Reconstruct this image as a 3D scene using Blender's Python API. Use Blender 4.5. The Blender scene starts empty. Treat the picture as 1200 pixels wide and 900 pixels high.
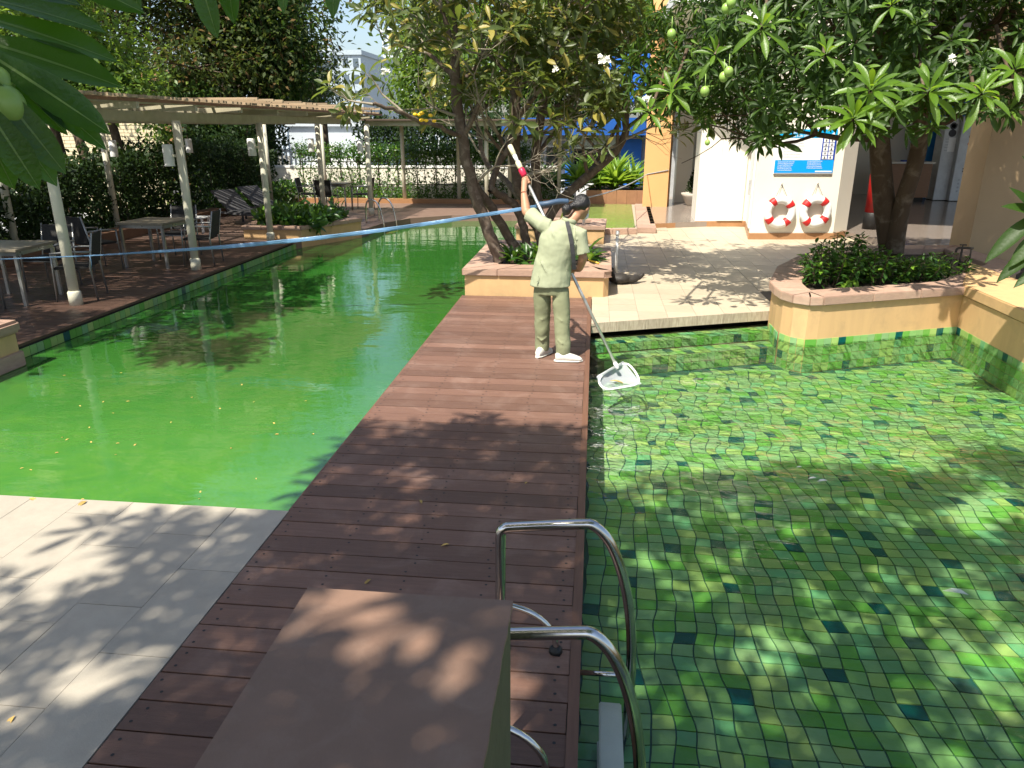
import bpy, bmesh, math, random
import numpy as np
from mathutils import Vector, Matrix, noise as mnoise
random.seed(7); np.random.seed(7)
R = math.radians
SC = bpy.context.scene
COL = SC.collection

# ---------------------------------------------------------------- camera
CAM_H = 2.2
F_PX = 870.0                       # focal length in pixels of a 1200 px wide frame
PITCH = math.atan(299 / 870.0)
YAW = math.atan(99 * math.cos(PITCH) / F_PX)
cam_d = bpy.data.cameras.new('camera')
cam_d.sensor_width = 36.0
cam_d.lens = F_PX / 1200.0 * 36.0
cam_d.clip_start = 0.05
cam_d.clip_end = 3000
cam = bpy.data.objects.new('camera', cam_d)
COL.objects.link(cam)
cam.location = (0, 0, CAM_H)
cam.rotation_euler = (math.pi / 2 - PITCH, 0, YAW)
SC.camera = cam

# ---------------------------------------------------------------- light
SUN_EL, SUN_AZ = 57.0, -152.0      # azimuth from +Y towards +X
world = bpy.data.worlds.new("World"); SC.world = world; world.use_nodes = True
wn = world.node_tree
bg = wn.nodes['Background']
sky = wn.nodes.new('ShaderNodeTexSky'); sky.sky_type = 'NISHITA'; sky.sun_disc = False
sky.sun_elevation = R(SUN_EL); sky.sun_rotation = R(SUN_AZ)
sky.air_density = 1.0; sky.dust_density = 2.2; sky.ozone_density = 0.8
wn.links.new(sky.outputs[0], bg.inputs['Color']); bg.inputs['Strength'].default_value = 0.115
sun_d = bpy.data.lights.new('sun', 'SUN'); sun_d.energy = 5.0; sun_d.angle = R(0.6); sun_d.color = (1.0, 0.94, 0.82)
sun = bpy.data.objects.new('sun', sun_d); COL.objects.link(sun)
SDIR = Vector((math.sin(R(SUN_AZ)) * math.cos(R(SUN_EL)), math.cos(R(SUN_AZ)) * math.cos(R(SUN_EL)), math.sin(R(SUN_EL))))
sun.rotation_euler = SDIR.to_track_quat('Z', 'Y').to_euler(); sun.location = SDIR * 30
SC.view_settings.view_transform = 'Standard'; SC.view_settings.look = 'None'
SC.view_settings.exposure = 0.9; SC.view_settings.gamma = 1.0
SC.cycles.max_bounces = 8; SC.cycles.transparent_max_bounces = 12
SC.cycles.diffuse_bounces = 3; SC.cycles.glossy_bounces = 3

# ---------------------------------------------------------------- measured places
def _ray(px, py):
    x = (px - 600) / F_PX; y = (450 - py) / F_PX
    Y = math.cos(PITCH) + y * math.sin(PITCH); Z = -math.sin(PITCH) + y * math.cos(PITCH)
    c, s = math.cos(YAW), math.sin(YAW)
    return Vector((x * c - Y * s, x * s + Y * c, Z))
def at(px, py, Y):                 # the place seen at a photo position when it stands Y metres away
    r = _ray(px, py); t = Y / r.y
    return Vector((r.x * t, Y, CAM_H + r.z * t))
def gr(px, py, z=0.0):             # the place on the level z
    r = _ray(px, py); t = (z - CAM_H) / r.z
    return Vector((r.x * t, r.y * t, z))

# ---------------------------------------------------------------- materials
MATS = {}
def new_mat(name):
    m = bpy.data.materials.new(name); m.use_nodes = True
    nt = m.node_tree; b = nt.nodes['Principled BSDF']
    return m, nt, b
def N(nt, t, **kw):
    n = nt.nodes.new(t)
    for k, v in kw.items():
        if hasattr(n, k): setattr(n, k, v)
        else: n.inputs[k].default_value = v
    return n
def L(nt, a, b): nt.links.new(a, b)
def coords(nt, scale=(1, 1, 1), kind='Object', rot=(0, 0, 0)):
    tc = N(nt, 'ShaderNodeTexCoord'); mp = N(nt, 'ShaderNodeMapping')
    mp.inputs['Scale'].default_value = scale; mp.inputs['Rotation'].default_value = rot
    if kind == 'World':
        g = N(nt, 'ShaderNodeNewGeometry'); L(nt, g.outputs['Position'], mp.inputs['Vector'])
    else: L(nt, tc.outputs[kind], mp.inputs['Vector'])
    return mp.outputs['Vector']
def mixc(nt, fac, a, b, mode='MIX'):
    m = N(nt, 'ShaderNodeMix', data_type='RGBA', blend_type=mode)
    ia, ib, f = m.inputs[6], m.inputs[7], m.inputs[0]
    for s, v in ((ia, a), (ib, b)):
        if isinstance(v, tuple): s.default_value = (*v[:3], 1)
        else: L(nt, v, s)
    if isinstance(fac, (int, float)): f.default_value = fac
    else: L(nt, fac, f)
    return m.outputs[2]
def ramp(nt, fac, stops):
    r = N(nt, 'ShaderNodeValToRGB'); e = r.color_ramp.elements
    while len(e) < len(stops): e.new(0.5)
    for i, (p, c) in enumerate(stops):
        e[i].position = p; e[i].color = (*c, 1) if len(c) == 3 else (c[0],) * 3 + (1,)
    L(nt, fac, r.inputs[0]); return r.outputs[0]
def noise(nt, vec, scale, detail=4, rough=0.55, dist=0.0):
    n = N(nt, 'ShaderNodeTexNoise'); L(nt, vec, n.inputs['Vector'])
    n.inputs['Scale'].default_value = scale; n.inputs['Detail'].default_value = detail
    n.inputs['Roughness'].default_value = rough; n.inputs['Distortion'].default_value = dist
    return n.outputs[0]
def mathn(nt, op, a, b=0.0, clamp=False):
    m = N(nt, 'ShaderNodeMath', operation=op); m.use_clamp = clamp
    for i, v in enumerate((a, b)):
        if isinstance(v, (int, float)): m.inputs[i].default_value = v
        else: L(nt, v, m.inputs[i])
    return m.outputs[0]
def surf(name, col, col2=None, rough=0.7, metal=0.0, scale=6.0, amt=0.5, stretch=(1, 1, 1), bump=0.15, bscale=40.0,
         rnd=0.12, spec=0.4, stain=None, stain_scale=1.5, stain_amt=0.4, coat=0.0, kind='World', rough_var=0.1):
    if name in MATS: return MATS[name]
    m, nt, b = new_mat(name)
    v = coords(nt, stretch, kind)
    n = noise(nt, v, scale, 6, 0.6)
    c2 = col2 or tuple(x * 0.7 for x in col)
    c = mixc(nt, ramp(nt, n, [(0.35, (0,)), (0.65, (1,))]), col, c2)
    if amt < 1: c = mixc(nt, amt, col, c)
    if stain:
        s = noise(nt, coords(nt, (1, 1, 1), kind), stain_scale, 5, 0.65, 0.6)
        s = mathn(nt, 'MULTIPLY', ramp(nt, s, [(0.5, (0,)), (0.72, (1,))]), stain_amt)
        c = mixc(nt, s, c, stain)
    if rnd:
        oi = N(nt, 'ShaderNodeObjectInfo')
        val = mathn(nt, 'ADD', mathn(nt, 'MULTIPLY', oi.outputs['Random'], 2 * rnd), 1 - rnd)
        h = N(nt, 'ShaderNodeHueSaturation'); L(nt, val, h.inputs['Value']); L(nt, c, h.inputs['Color']); c = h.outputs[0]
    L(nt, c, b.inputs['Base Color'])
    b.inputs['Metallic'].default_value = metal
    b.inputs['Specular IOR Level'].default_value = spec
    b.inputs['Coat Weight'].default_value = coat
    if rough_var:
        rr = mathn(nt, 'ADD', mathn(nt, 'MULTIPLY', n, rough_var * 2), rough - rough_var, True); L(nt, rr, b.inputs['Roughness'])
    else: b.inputs['Roughness'].default_value = rough
    if bump:
        bn = noise(nt, v, bscale, 5, 0.6)
        bp = N(nt, 'ShaderNodeBump'); bp.inputs['Strength'].default_value = bump; bp.inputs['Distance'].default_value = 0.01
        L(nt, bn, bp.inputs['Height']); L(nt, bp.outputs[0], b.inputs['Normal'])
    MATS[name] = m; return m
def leaf_mat(name, c1, c2, trans=(0.25, 0.42, 0.05), tw=0.3, rough=0.42, yellow=None, ya=0.0, spec=0.5):
    m, nt, b = new_mat(name)
    a = N(nt, 'ShaderNodeAttribute'); a.attribute_name = 'rnd'
    oi = N(nt, 'ShaderNodeObjectInfo')
    f = mathn(nt, 'FRACT', mathn(nt, 'ADD', a.outputs['Fac'], oi.outputs['Random']))
    n = noise(nt, coords(nt, (1, 1, 1), 'World'), 1.1, 3)
    c = mixc(nt, mathn(nt, 'MULTIPLY', f, 1.0), c1, c2)
    c = mixc(nt, mathn(nt, 'MULTIPLY', n, 0.6), c, tuple(x * 0.6 for x in c1))
    tcol = trans
    if yellow:
        y = ramp(nt, f, [(1 - ya - 0.01, (0,)), (1 - ya, (1,))])
        c = mixc(nt, y, c, yellow); tcol = mixc(nt, y, trans, tuple(min(1, x * 1.6) for x in yellow))
    L(nt, c, b.inputs['Base Color']); b.inputs['Roughness'].default_value = rough
    b.inputs['Specular IOR Level'].default_value = spec
    bp = N(nt, 'ShaderNodeBump'); bp.inputs['Strength'].default_value = 0.25; bp.inputs['Distance'].default_value = 0.01
    L(nt, noise(nt, coords(nt, (1, 1, 1), 'Object'), 25, 2), bp.inputs['Height']); L(nt, bp.outputs[0], b.inputs['Normal'])
    tr = N(nt, 'ShaderNodeBsdfTranslucent')
    if isinstance(tcol, tuple): tr.inputs[0].default_value = (*tcol, 1)
    else: L(nt, tcol, tr.inputs[0])
    mx = N(nt, 'ShaderNodeMixShader'); mx.inputs[0].default_value = tw
    L(nt, b.outputs[0], mx.inputs[1]); L(nt, tr.outputs[0], mx.inputs[2])
    L(nt, mx.outputs[0], nt.nodes['Material Output'].inputs['Surface'])
    MATS[name] = m; return m

# ---------------------------------------------------------------- mesh helpers
OFF = {}
def link(o, parent=None):
    COL.objects.link(o)
    if parent is not None:
        o.parent = parent
        if parent.name in OFF: o.location = -OFF[parent.name]
    return o
def tag(o, label=None, cat=None, group=None, kind=None):
    if label: o['label'] = label
    if cat: o['category'] = cat
    if group: o['group'] = group
    if kind: o['kind'] = kind
    return o
def thing(name, label, cat, loc=(0, 0, 0), group=None):
    o = bpy.data.objects.new(name, None); COL.objects.link(o)
    o.empty_display_size = 0.2
    o.location = loc; OFF[o.name] = Vector(loc)
    return tag(o, label, cat, group)
def mesh_obj(name, me, parent=None):
    return link(bpy.data.objects.new(name, me), parent)
class MB:
    def __init__(s): s.v = []; s.f = []; s.m = []; s.sm = []; s.cur = 0; s.s = False
    def add(s, vs, fs, smooth=None):
        b = len(s.v); s.v += [tuple(x) for x in vs]
        for f in fs:
            s.f.append([b + i for i in f]); s.m.append(s.cur); s.sm.append(s.s if smooth is None else smooth)
        return s
    def box(s, x0, x1, y0, y1, z0, z1):
        return s.add([(x0, y0, z0), (x1, y0, z0), (x1, y1, z0), (x0, y1, z0), (x0, y0, z1), (x1, y0, z1), (x1, y1, z1), (x0, y1, z1)],
                     [(3, 2, 1, 0), (4, 5, 6, 7), (0, 1, 5, 4), (1, 2, 6, 5), (2, 3, 7, 6), (3, 0, 4, 7)], False)
    def bar(s, a, b, w, h, up=(0, 0, 1)):
        a = Vector(a); b = Vector(b); d = (b - a).normalized(); u = Vector(up)
        x = d.cross(u)
        if x.length < 1e-4: x = d.cross(Vector((1, 0, 0)))
        x.normalize(); u = x.cross(d).normalized()
        vs = [p + x * i * w / 2 + u * j * h / 2 for p in (a, b) for i, j in ((-1, -1), (1, -1), (1, 1), (-1, 1))]
        return s.add(vs, [(0, 1, 2, 3), (7, 6, 5, 4), (0, 4, 5, 1), (1, 5, 6, 2), (2, 6, 7, 3), (3, 7, 4, 0)], False)
    def prism(s, poly, z0, z1, ztop=None):
        n = len(poly); z1s = ztop or [z1] * n
        vs = [(p[0], p[1], z0) for p in poly] + [(p[0], p[1], z1s[i]) for i, p in enumerate(poly)]
        return s.add(vs, [list(range(n))[::-1], list(range(n, 2 * n))] + [(i, (i + 1) % n, n + (i + 1) % n, n + i) for i in range(n)], False)
    def tube(s, pts, r, seg=8, cap=True):
        pts = [Vector(p) for p in pts]; n = len(pts)
        rs = list(r) if isinstance(r, (list, tuple)) else [r] * n
        if len(rs) != n: rs = [float(v_) for v_ in np.interp(np.linspace(0, 1, n), np.linspace(0, 1, len(rs)), rs)]
        vs = []; prev = None
        for i, p in enumerate(pts):
            d = (pts[min(i + 1, n - 1)] - pts[max(i - 1, 0)])
            d = d.normalized() if d.length > 1e-9 else Vector((0, 0, 1))
            if prev is None:
                x = d.cross(Vector((0, 0, 1)))
                if x.length < 0.05: x = d.cross(Vector((1, 0, 0)))
            else:
                x = prev - d * prev.dot(d)
                if x.length < 1e-4: x = d.orthogonal()
            x.normalize(); prev = x; y = d.cross(x)
            for k in range(seg):
                a = 2 * math.pi * k / seg; vs.append(p + x * math.cos(a) * rs[i] + y * math.sin(a) * rs[i])
        fs = [(i * seg + k, i * seg + (k + 1) % seg, (i + 1) * seg + (k + 1) % seg, (i + 1) * seg + k) for i in range(n - 1) for k in range(seg)]
        s.add(vs, fs, True)
        if cap:
            b = len(s.v) - len(vs)
            for f in ([b + k for k in range(seg)][::-1], [b + (n - 1) * seg + k for k in range(seg)]):
                s.f.append(f); s.m.append(s.cur); s.sm.append(False)
        return s
    def lathe(s, c, prof, seg=20, smooth=True):
        c = Vector(c); vs = []
        for r, z in prof:
            for k in range(seg):
                a = 2 * math.pi * k / seg; vs.append((c.x + r * math.cos(a), c.y + r * math.sin(a), c.z + z))
        n = len(prof)
        fs = [(i * seg + k, i * seg + (k + 1) % seg, (i + 1) * seg + (k + 1) % seg, (i + 1) * seg + k) for i in range(n - 1) for k in range(seg)]
        s.add(vs, fs, smooth)
        b = len(s.v) - len(vs)
        for f in ([b + k for k in range(seg)][::-1], [b + (n - 1) * seg + k for k in range(seg)]):
            s.f.append(f); s.m.append(s.cur); s.sm.append(False)
        return s
    def ell(s, c, r, seg=14, rings=9, rot=None):
        c = Vector(c); vs = []; fs = []
        M = rot or Matrix.Identity(3)
        for i in range(rings + 1):
            t = math.pi * i / rings
            for k in range(seg):
                a = 2 * math.pi * k / seg
                vs.append(c + M @ Vector((r[0] * math.sin(t) * math.cos(a), r[1] * math.sin(t) * math.sin(a), -r[2] * math.cos(t))))
        for i in range(rings):
            for k in range(seg): fs.append((i * seg + k, i * seg + (k + 1) % seg, (i + 1) * seg + (k + 1) % seg, (i + 1) * seg + k))
        return s.add(vs, fs, True)
    def rings(s, rows, seg=18, cap=True):   # rows: (centre, rx, ry, x axis, y axis)
        vs = []
        for c, rx, ry, ax, ay in rows:
            for k in range(seg):
                a = 2 * math.pi * k / seg
                vs.append(Vector(c) + Vector(ax) * rx * math.cos(a) + Vector(ay) * ry * math.sin(a))
        n = len(rows)
        fs = [(i * seg + k, i * seg + (k + 1) % seg, (i + 1) * seg + (k + 1) % seg, (i + 1) * seg + k) for i in range(n - 1) for k in range(seg)]
        s.add(vs, fs, True)
        if cap:
            b = len(s.v) - len(vs)
            for f in ([b + k for k in range(seg)][::-1], [b + (n - 1) * seg + k for k in range(seg)]):
                s.f.append(f); s.m.append(s.cur); s.sm.append(False)
        return s
    def mesh(s, name, mats, bevel=0.0, fix=True):
        me = bpy.data.meshes.new(name); me.from_pydata(s.v, [], s.f)
        for m in (mats if isinstance(mats, (list, tuple)) else [mats]): me.materials.append(m)
        me.polygons.foreach_set('material_index', s.m); me.polygons.foreach_set('use_smooth', s.sm)
        if fix or bevel:
            bm = bmesh.new(); bm.from_mesh(me)
            if bevel:
                bmesh.ops.bevel(bm, geom=[e for e in bm.edges if len(e.link_faces) == 2 and e.calc_face_angle(0) > 0.6], offset=bevel, segments=2, affect='EDGES', clamp_overlap=True)
            bmesh.ops.recalc_face_normals(bm, faces=bm.faces); bm.to_mesh(me); bm.free()
        me.update(); return me
    def build(s, name, mats, parent=None, bevel=0.0, **kw):
        o = mesh_obj(name, s.mesh(name, mats, bevel), parent)
        return tag(o, **kw)
def fuse(mb, name, mat, parent, voxel=0.01, smooth=6, **kw):
    me = mb.mesh(name, mat, 0)
    o = bpy.data.objects.new(name, me); COL.objects.link(o)
    r = o.modifiers.new('r', 'REMESH'); r.mode = 'VOXEL'; r.voxel_size = voxel; r.use_smooth_shade = True
    sm = o.modifiers.new('s', 'SMOOTH'); sm.factor = 0.5; sm.iterations = smooth
    dg = bpy.context.evaluated_depsgraph_get(); me2 = bpy.data.meshes.new_from_object(o.evaluated_get(dg))
    bpy.data.objects.remove(o); bpy.data.meshes.remove(me)
    me2.name = name; me2.materials.clear()
    for m in (mat if isinstance(mat, (list, tuple)) else [mat]): me2.materials.append(m)
    for p in me2.polygons: p.use_smooth = True
    return tag(mesh_obj(name, me2, parent), **kw)
def copy_tree(o, parent=None):
    c = o.copy(); COL.objects.link(c)
    if parent is not None: c.parent = parent
    for ch in list(o.children): copy_tree(ch, c)
    return c
def clip(poly, a, b):      # keep what lies on the left of a->b
    out = []
    def side(p): return (b[0] - a[0]) * (p[1] - a[1]) - (b[1] - a[1]) * (p[0] - a[0])
    for i in range(len(poly)):
        p, q = poly[i], poly[(i + 1) % len(poly)]; sp, sq = side(p), side(q)
        if sp >= 0: out.append(p)
        if (sp > 0 > sq) or (sp < 0 < sq):
            t = sp / (sp - sq); out.append((p[0] + (q[0] - p[0]) * t, p[1] + (q[1] - p[1]) * t))
    return out
def area(poly): return 0.5 * sum(poly[i][0] * poly[(i + 1) % len(poly)][1] - poly[(i + 1) % len(poly)][0] * poly[i][1] for i in range(len(poly)))

# leaves: templates lie along +Y with the face up +Z
def leaf_template(w, stations=5, droop=0.25, fold=0.12, widest=0.6, tip=0.03):
    v = []; f = []
    for i in range(stations + 1):
        t = i / stations
        ww = w / 2 * (math.sin(math.pi * min(1, t ** (math.log(0.5) / math.log(widest)))) ** 0.75 if 0 < t < 1 else tip)
        z = -droop * t * t
        v += [(-ww, t, z + fold * ww * 2), (0, t, z), (ww, t, z + fold * ww * 2)]
    for i in range(stations):
        a = i * 3; f += [(a, a + 1, a + 4, a + 3), (a + 1, a + 2, a + 5, a + 4)]
    return np.array(v, float), np.array(f, int)
T_MANGO = leaf_template(0.24, 5, 0.28, 0.3, 0.62)
T_PLUM = leaf_template(0.3, 5, 0.18, 0.25, 0.66)
T_BLADE = leaf_template(0.09, 5, 0.55, 0.3, 0.35)
T_MED = leaf_template(0.42, 3, 0.2, 0.2, 0.5)
T_SMALL = (np.array([(0, 0, 0), (-0.24, 0.45, 0.06), (0, 1, -0.08), (0.24, 0.45, 0.06)], float), np.array([(0, 3, 2, 1)]))
def leaf_mesh(name, tpl, pos, d, n, sc, mat, wvar=0.15):
    tv, tf = tpl; pos = np.asarray(pos, float); d = np.asarray(d, float); n = np.asarray(n, float); sc = np.asarray(sc, float)
    K = len(pos)
    d = d / np.linalg.norm(d, axis=1)[:, None]
    x = np.cross(d, n); x /= (np.linalg.norm(x, axis=1)[:, None] + 1e-9); z = np.cross(x, d)
    wv = 1 + wvar * np.random.randn(K)
    V = pos[:, None, :] + sc[:, None, None] * (tv[None, :, 0:1] * (x * wv[:, None])[:, None, :] + tv[None, :, 1:2] * d[:, None, :] + tv[None, :, 2:3] * z[:, None, :])
    nv, nf, fl = len(tv), len(tf), tf.shape[1]
    Fa = (tf[None] + (np.arange(K) * nv)[:, None, None]).reshape(-1)
    me = bpy.data.meshes.new(name)
    me.vertices.add(K * nv); me.vertices.foreach_set('co', V.reshape(-1))
    me.loops.add(len(Fa)); me.loops.foreach_set('vertex_index', Fa.astype(np.int32))
    me.polygons.add(K * nf); me.polygons.foreach_set('loop_start', np.arange(0, len(Fa), fl, dtype=np.int32))
    me.polygons.foreach_set('loop_total', np.full(K * nf, fl, dtype=np.int32))
    me.polygons.foreach_set('use_smooth', np.ones(K * nf, bool))
    at_ = me.attributes.new('rnd', 'FLOAT', 'POINT'); at_.data.foreach_set('value', np.repeat(np.random.rand(K), nv))
    me.materials.append(mat); me.update(calc_edges=True); me.validate()
    return me
def leaf_obj(name, tpl_mesh, pos, d, n, s, parent):
    d = Vector(d).normalized(); x = d.cross(Vector(n)).normalized(); z = x.cross(d)
    M = Matrix((x, d, z)).transposed().to_4x4() @ Matrix.Scale(s, 4)
    M.translation = Vector(pos) - OFF.get(parent.name, Vector((0, 0, 0)))
    o = bpy.data.objects.new(name, tpl_mesh); COL.objects.link(o); o.parent = parent; o.matrix_basis = M
    return o
def one_leaf(name, tpl, mat):
    me = leaf_mesh(name, tpl, [(0, 0, 0)], [(0, 1, 0)], [(0, 0, 1)], [1], mat, 0)
    return me
def rosette(c, axis, n, ln, spread=(25, 100), jit=0.12, rs=None):
    rs = rs or random
    axis = Vector(axis).normalized(); x = axis.orthogonal().normalized(); y = axis.cross(x); a0 = rs.random() * 6.28
    out = []
    for i in range(n):
        t = (i + 0.5) / n; a = a0 + i * 2.39996 + rs.uniform(-.2, .2)
        po = R(spread[0] + (spread[1] - spread[0]) * t + rs.uniform(-8, 8))
        d = (axis * math.cos(po) + (x * math.cos(a) + y * math.sin(a)) * math.sin(po))
        d.z -= 0.12; d.normalize()
        nn = (axis - d * axis.dot(d)) + Vector((rs.uniform(-.3, .3), rs.uniform(-.3, .3), rs.uniform(-.1, .3)))
        out.append((Vector(c) - axis * 0.05 * t + d * 0.015, d, nn.normalized(), ln * (0.75 + 0.35 * t) * rs.uniform(0.8, 1.1)))
    return out
def grow(mb, p, d, ln, r, depth, tips, spread=0.6, up=0.25, kids=(2, 3), seg=7, shrink=0.74, rs=random, stop=None):
    pts = [Vector(p)]; rr = [r]; d = Vector(d).normalized(); q = Vector(p)
    n = 3
    for i in range(n):
        d = (d + Vector((rs.uniform(-.22, .22), rs.uniform(-.22, .22), rs.uniform(-.12, .2)))).normalized()
        q = q + d * ln / n; pts.append(q.copy()); rr.append(r * (1 - 0.3 * (i + 1) / n))
    mb.cur = 1 if r < 0.026 else 0
    mb.tube(pts, rr, seg if r > 0.03 else 5, False); mb.cur = 0
    if depth == 0 or (stop and stop(q)): tips.append((q, d)); return
    for k in range(rs.randint(*kids)):
        a = rs.uniform(0, 6.28); x = d.orthogonal().normalized(); y = d.cross(x)
        dd = (d + (x * math.cos(a) + y * math.sin(a)) * rs.uniform(0.6, 1.2) * spread + Vector((0, 0, up))).normalized()
        grow(mb, q, dd, ln * shrink * rs.uniform(0.8, 1.15), rr[-1] * 0.72, depth - 1, tips, spread, up, kids, seg, shrink, rs, stop)

# ---------------------------------------------------------------- shared materials
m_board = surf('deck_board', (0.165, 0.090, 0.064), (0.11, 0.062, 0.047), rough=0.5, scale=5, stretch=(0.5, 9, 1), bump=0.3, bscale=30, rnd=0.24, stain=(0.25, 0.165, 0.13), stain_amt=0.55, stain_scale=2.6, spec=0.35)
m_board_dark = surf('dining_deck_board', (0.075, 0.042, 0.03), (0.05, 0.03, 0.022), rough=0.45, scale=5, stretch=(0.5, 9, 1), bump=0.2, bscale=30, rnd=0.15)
m_screw = surf('screw', (0.02, 0.02, 0.02), rough=0.5, bump=0, rnd=0)
m_under = surf('shaded_understructure', (0.03, 0.028, 0.025), rough=0.9, bump=0, rnd=0)
m_fascia = surf('deck_edge_strip', (0.16, 0.08, 0.05), rough=0.5, stretch=(9, .5, 1), rnd=0.05)
m_paver = surf('pale_stone_paver', (0.39, 0.35, 0.285), (0.33, 0.29, 0.235), rough=0.6, scale=9, bump=0.1, bscale=120, rnd=0.06, stain=(0.26, 0.24, 0.2), stain_amt=0.35, stain_scale=3)
m_terr = surf('terrace_tile', (0.45, 0.38, 0.28), (0.37, 0.31, 0.22), rough=0.5, scale=10, stretch=(1, 4, 1), bump=0.08, bscale=90, rnd=0.08, stain=(0.33, 0.28, 0.2), stain_amt=0.3, stain_scale=2.5)
m_curb = surf('curb_tile', (0.42, 0.36, 0.27), (0.26, 0.21, 0.15), rough=0.6, scale=9, stretch=(6, 6, 1), amt=0.9, bump=0.15, bscale=60, rnd=0.1)
m_grout = surf('grout', (0.16, 0.14, 0.12), rough=0.9, bump=0.1, rnd=0)
m_yellow = surf('yellow_painted_wall', (0.57, 0.365, 0.175), (0.44, 0.285, 0.14), rough=0.75, scale=2.2, amt=0.45, stretch=(3, 3, .35), bump=0.2, bscale=120, rnd=0.03, stain=(0.36, 0.25, 0.13), stain_amt=0.5, stain_scale=3.2)
m_cope = surf('pink_stone_coping', (0.40, 0.26, 0.19), (0.27, 0.18, 0.14), rough=0.7, scale=7, stretch=(2, 2, 6), bump=0.3, bscale=60, rnd=0.12, stain=(0.5, 0.4, 0.3), stain_amt=0.4)
m_cream = surf('cream_wall', (0.76, 0.72, 0.62), (0.72, 0.68, 0.58), rough=0.7, scale=1.5, bump=0.05, bscale=120, rnd=0.02, stain=(0.66, 0.6, 0.47), stain_amt=0.25)
m_white = surf('white_paint', (0.78, 0.78, 0.76), rough=0.6, bump=0.04, rnd=0.03, amt=0.15)
m_orange = surf('orange_painted_column', (0.62, 0.34, 0.14), (0.57, 0.31, 0.13), rough=0.75, scale=2, bump=0.08, bscale=120, rnd=0.02)
m_blue = surf('blue_paint', (0.02, 0.16, 0.62), (0.02, 0.13, 0.52), rough=0.5, bump=0.03, rnd=0.05)
m_brown_tile = surf('brown_skirting_tile', (0.36, 0.19, 0.09), (0.29, 0.15, 0.07), rough=0.35, bump=0.05, rnd=0.1)
m_floor = surf('polished_hall_floor', (0.24, 0.20, 0.17), (0.2, 0.165, 0.14), rough=0.16, scale=4, bump=0.03, bscale=30, rnd=0.08, rough_var=0.04)
m_steel = surf('stainless_steel', (0.62, 0.61, 0.58), rough=0.14, metal=1, scale=20, bump=0.02, rnd=0, rough_var=0.05)
m_alu = surf('brushed_aluminium', (0.7, 0.7, 0.68), rough=0.35, metal=0.8, bump=0.02, rnd=0)
m_polepaint = surf('cream_pole_paint', (0.56, 0.54, 0.42), (0.5, 0.48, 0.38), rough=0.55, scale=3, bump=0.05, rnd=0.04, stain=(0.35, 0.33, 0.25), stain_amt=0.3)
m_slat = surf('pergola_slat', (0.36, 0.27, 0.17), (0.22, 0.15, 0.10), rough=0.7, scale=4, stretch=(.5, 8, 8), bump=0.15, rnd=0.25)
m_bark = surf('frangipani_bark', (0.11, 0.078, 0.056), (0.05, 0.035, 0.026), rough=0.85, scale=14, stretch=(1, 1, .6), bump=0.7, bscale=30, rnd=0, stain=(0.32, 0.27, 0.22), stain_amt=0.5, stain_scale=9)
m_twig = surf('pale_twig_bark', (0.30, 0.26, 0.20), (0.20, 0.165, 0.125), rough=0.8, scale=14, bump=0.3, bscale=30, rnd=0)
m_bark2 = surf('dark_bark', (0.085, 0.055, 0.032), (0.04, 0.026, 0.016), rough=0.9, scale=9, stretch=(1, 1, .35), bump=0.9, bscale=22, rnd=0, stain=(0.3, 0.25, 0.19), stain_amt=0.45, stain_scale=5)
m_soil = surf('planter_soil', (0.05, 0.035, 0.025), rough=0.95, bump=0.8, bscale=30, rnd=0)
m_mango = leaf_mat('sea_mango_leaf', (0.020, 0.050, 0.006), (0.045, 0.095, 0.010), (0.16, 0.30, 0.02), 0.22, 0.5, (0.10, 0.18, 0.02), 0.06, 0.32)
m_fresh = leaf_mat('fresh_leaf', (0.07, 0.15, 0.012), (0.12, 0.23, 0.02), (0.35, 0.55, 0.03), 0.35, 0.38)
m_mango_old = leaf_mat('dark_inner_leaf', (0.02, 0.055, 0.01), (0.035, 0.09, 0.015), (0.12, 0.25, 0.02), 0.2, 0.4)
m_plum = leaf_mat('frangipani_leaf', (0.055, 0.085, 0.018), (0.11, 0.135, 0.034), (0.28, 0.36, 0.05), 0.3, 0.45, (0.28, 0.24, 0.05), 0.14)
m_tree_dk = leaf_mat('dark_tree_leaf', (0.022, 0.055, 0.010), (0.055, 0.11, 0.016), (0.15, 0.28, 0.03), 0.25, 0.5, (0.16, 0.22, 0.03), 0.12, 0.25)
m_tree_br = leaf_mat('brownish_tree_leaf', (0.035, 0.06, 0.014), (0.075, 0.10, 0.025), (0.2, 0.26, 0.04), 0.25, 0.5, (0.13, 0.085, 0.03), 0.14, 0.2)
m_tree_gy = leaf_mat('grey_green_tree_leaf', (0.035, 0.05, 0.03), (0.075, 0.09, 0.055), (0.15, 0.2, 0.08), 0.2, 0.5, spec=0.3)
m_tree_lt = leaf_mat('light_tree_leaf', (0.06, 0.13, 0.015), (0.13, 0.21, 0.03), (0.35, 0.52, 0.05), 0.35, 0.5)
m_hedge = leaf_mat('hedge_leaf', (0.012, 0.03, 0.008), (0.03, 0.06, 0.014), (0.08, 0.15, 0.02), 0.16, 0.55, spec=0.2)
m_fern = leaf_mat('fern_leaf', (0.10, 0.22, 0.02), (0.22, 0.36, 0.04), (0.45, 0.65, 0.06), 0.4, 0.4)
m_shrub = leaf_mat('shrub_leaf', (0.025, 0.075, 0.015), (0.06, 0.14, 0.025), (0.2, 0.4, 0.03), 0.25, 0.35, (0.16, 0.3, 0.03), 0.1)
m_fruit = surf('green_fruit', (0.22, 0.36, 0.08), (0.30, 0.42, 0.1), rough=0.35, bump=0.05, rnd=0.1)
m_petal = surf('white_petal', (0.8, 0.78, 0.66), rough=0.6, bump=0, rnd=0)
m_dry = surf('dry_leaf', (0.45, 0.28, 0.08), (0.5, 0.4, 0.1), rough=0.7, bump=0, rnd=0.3)
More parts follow.
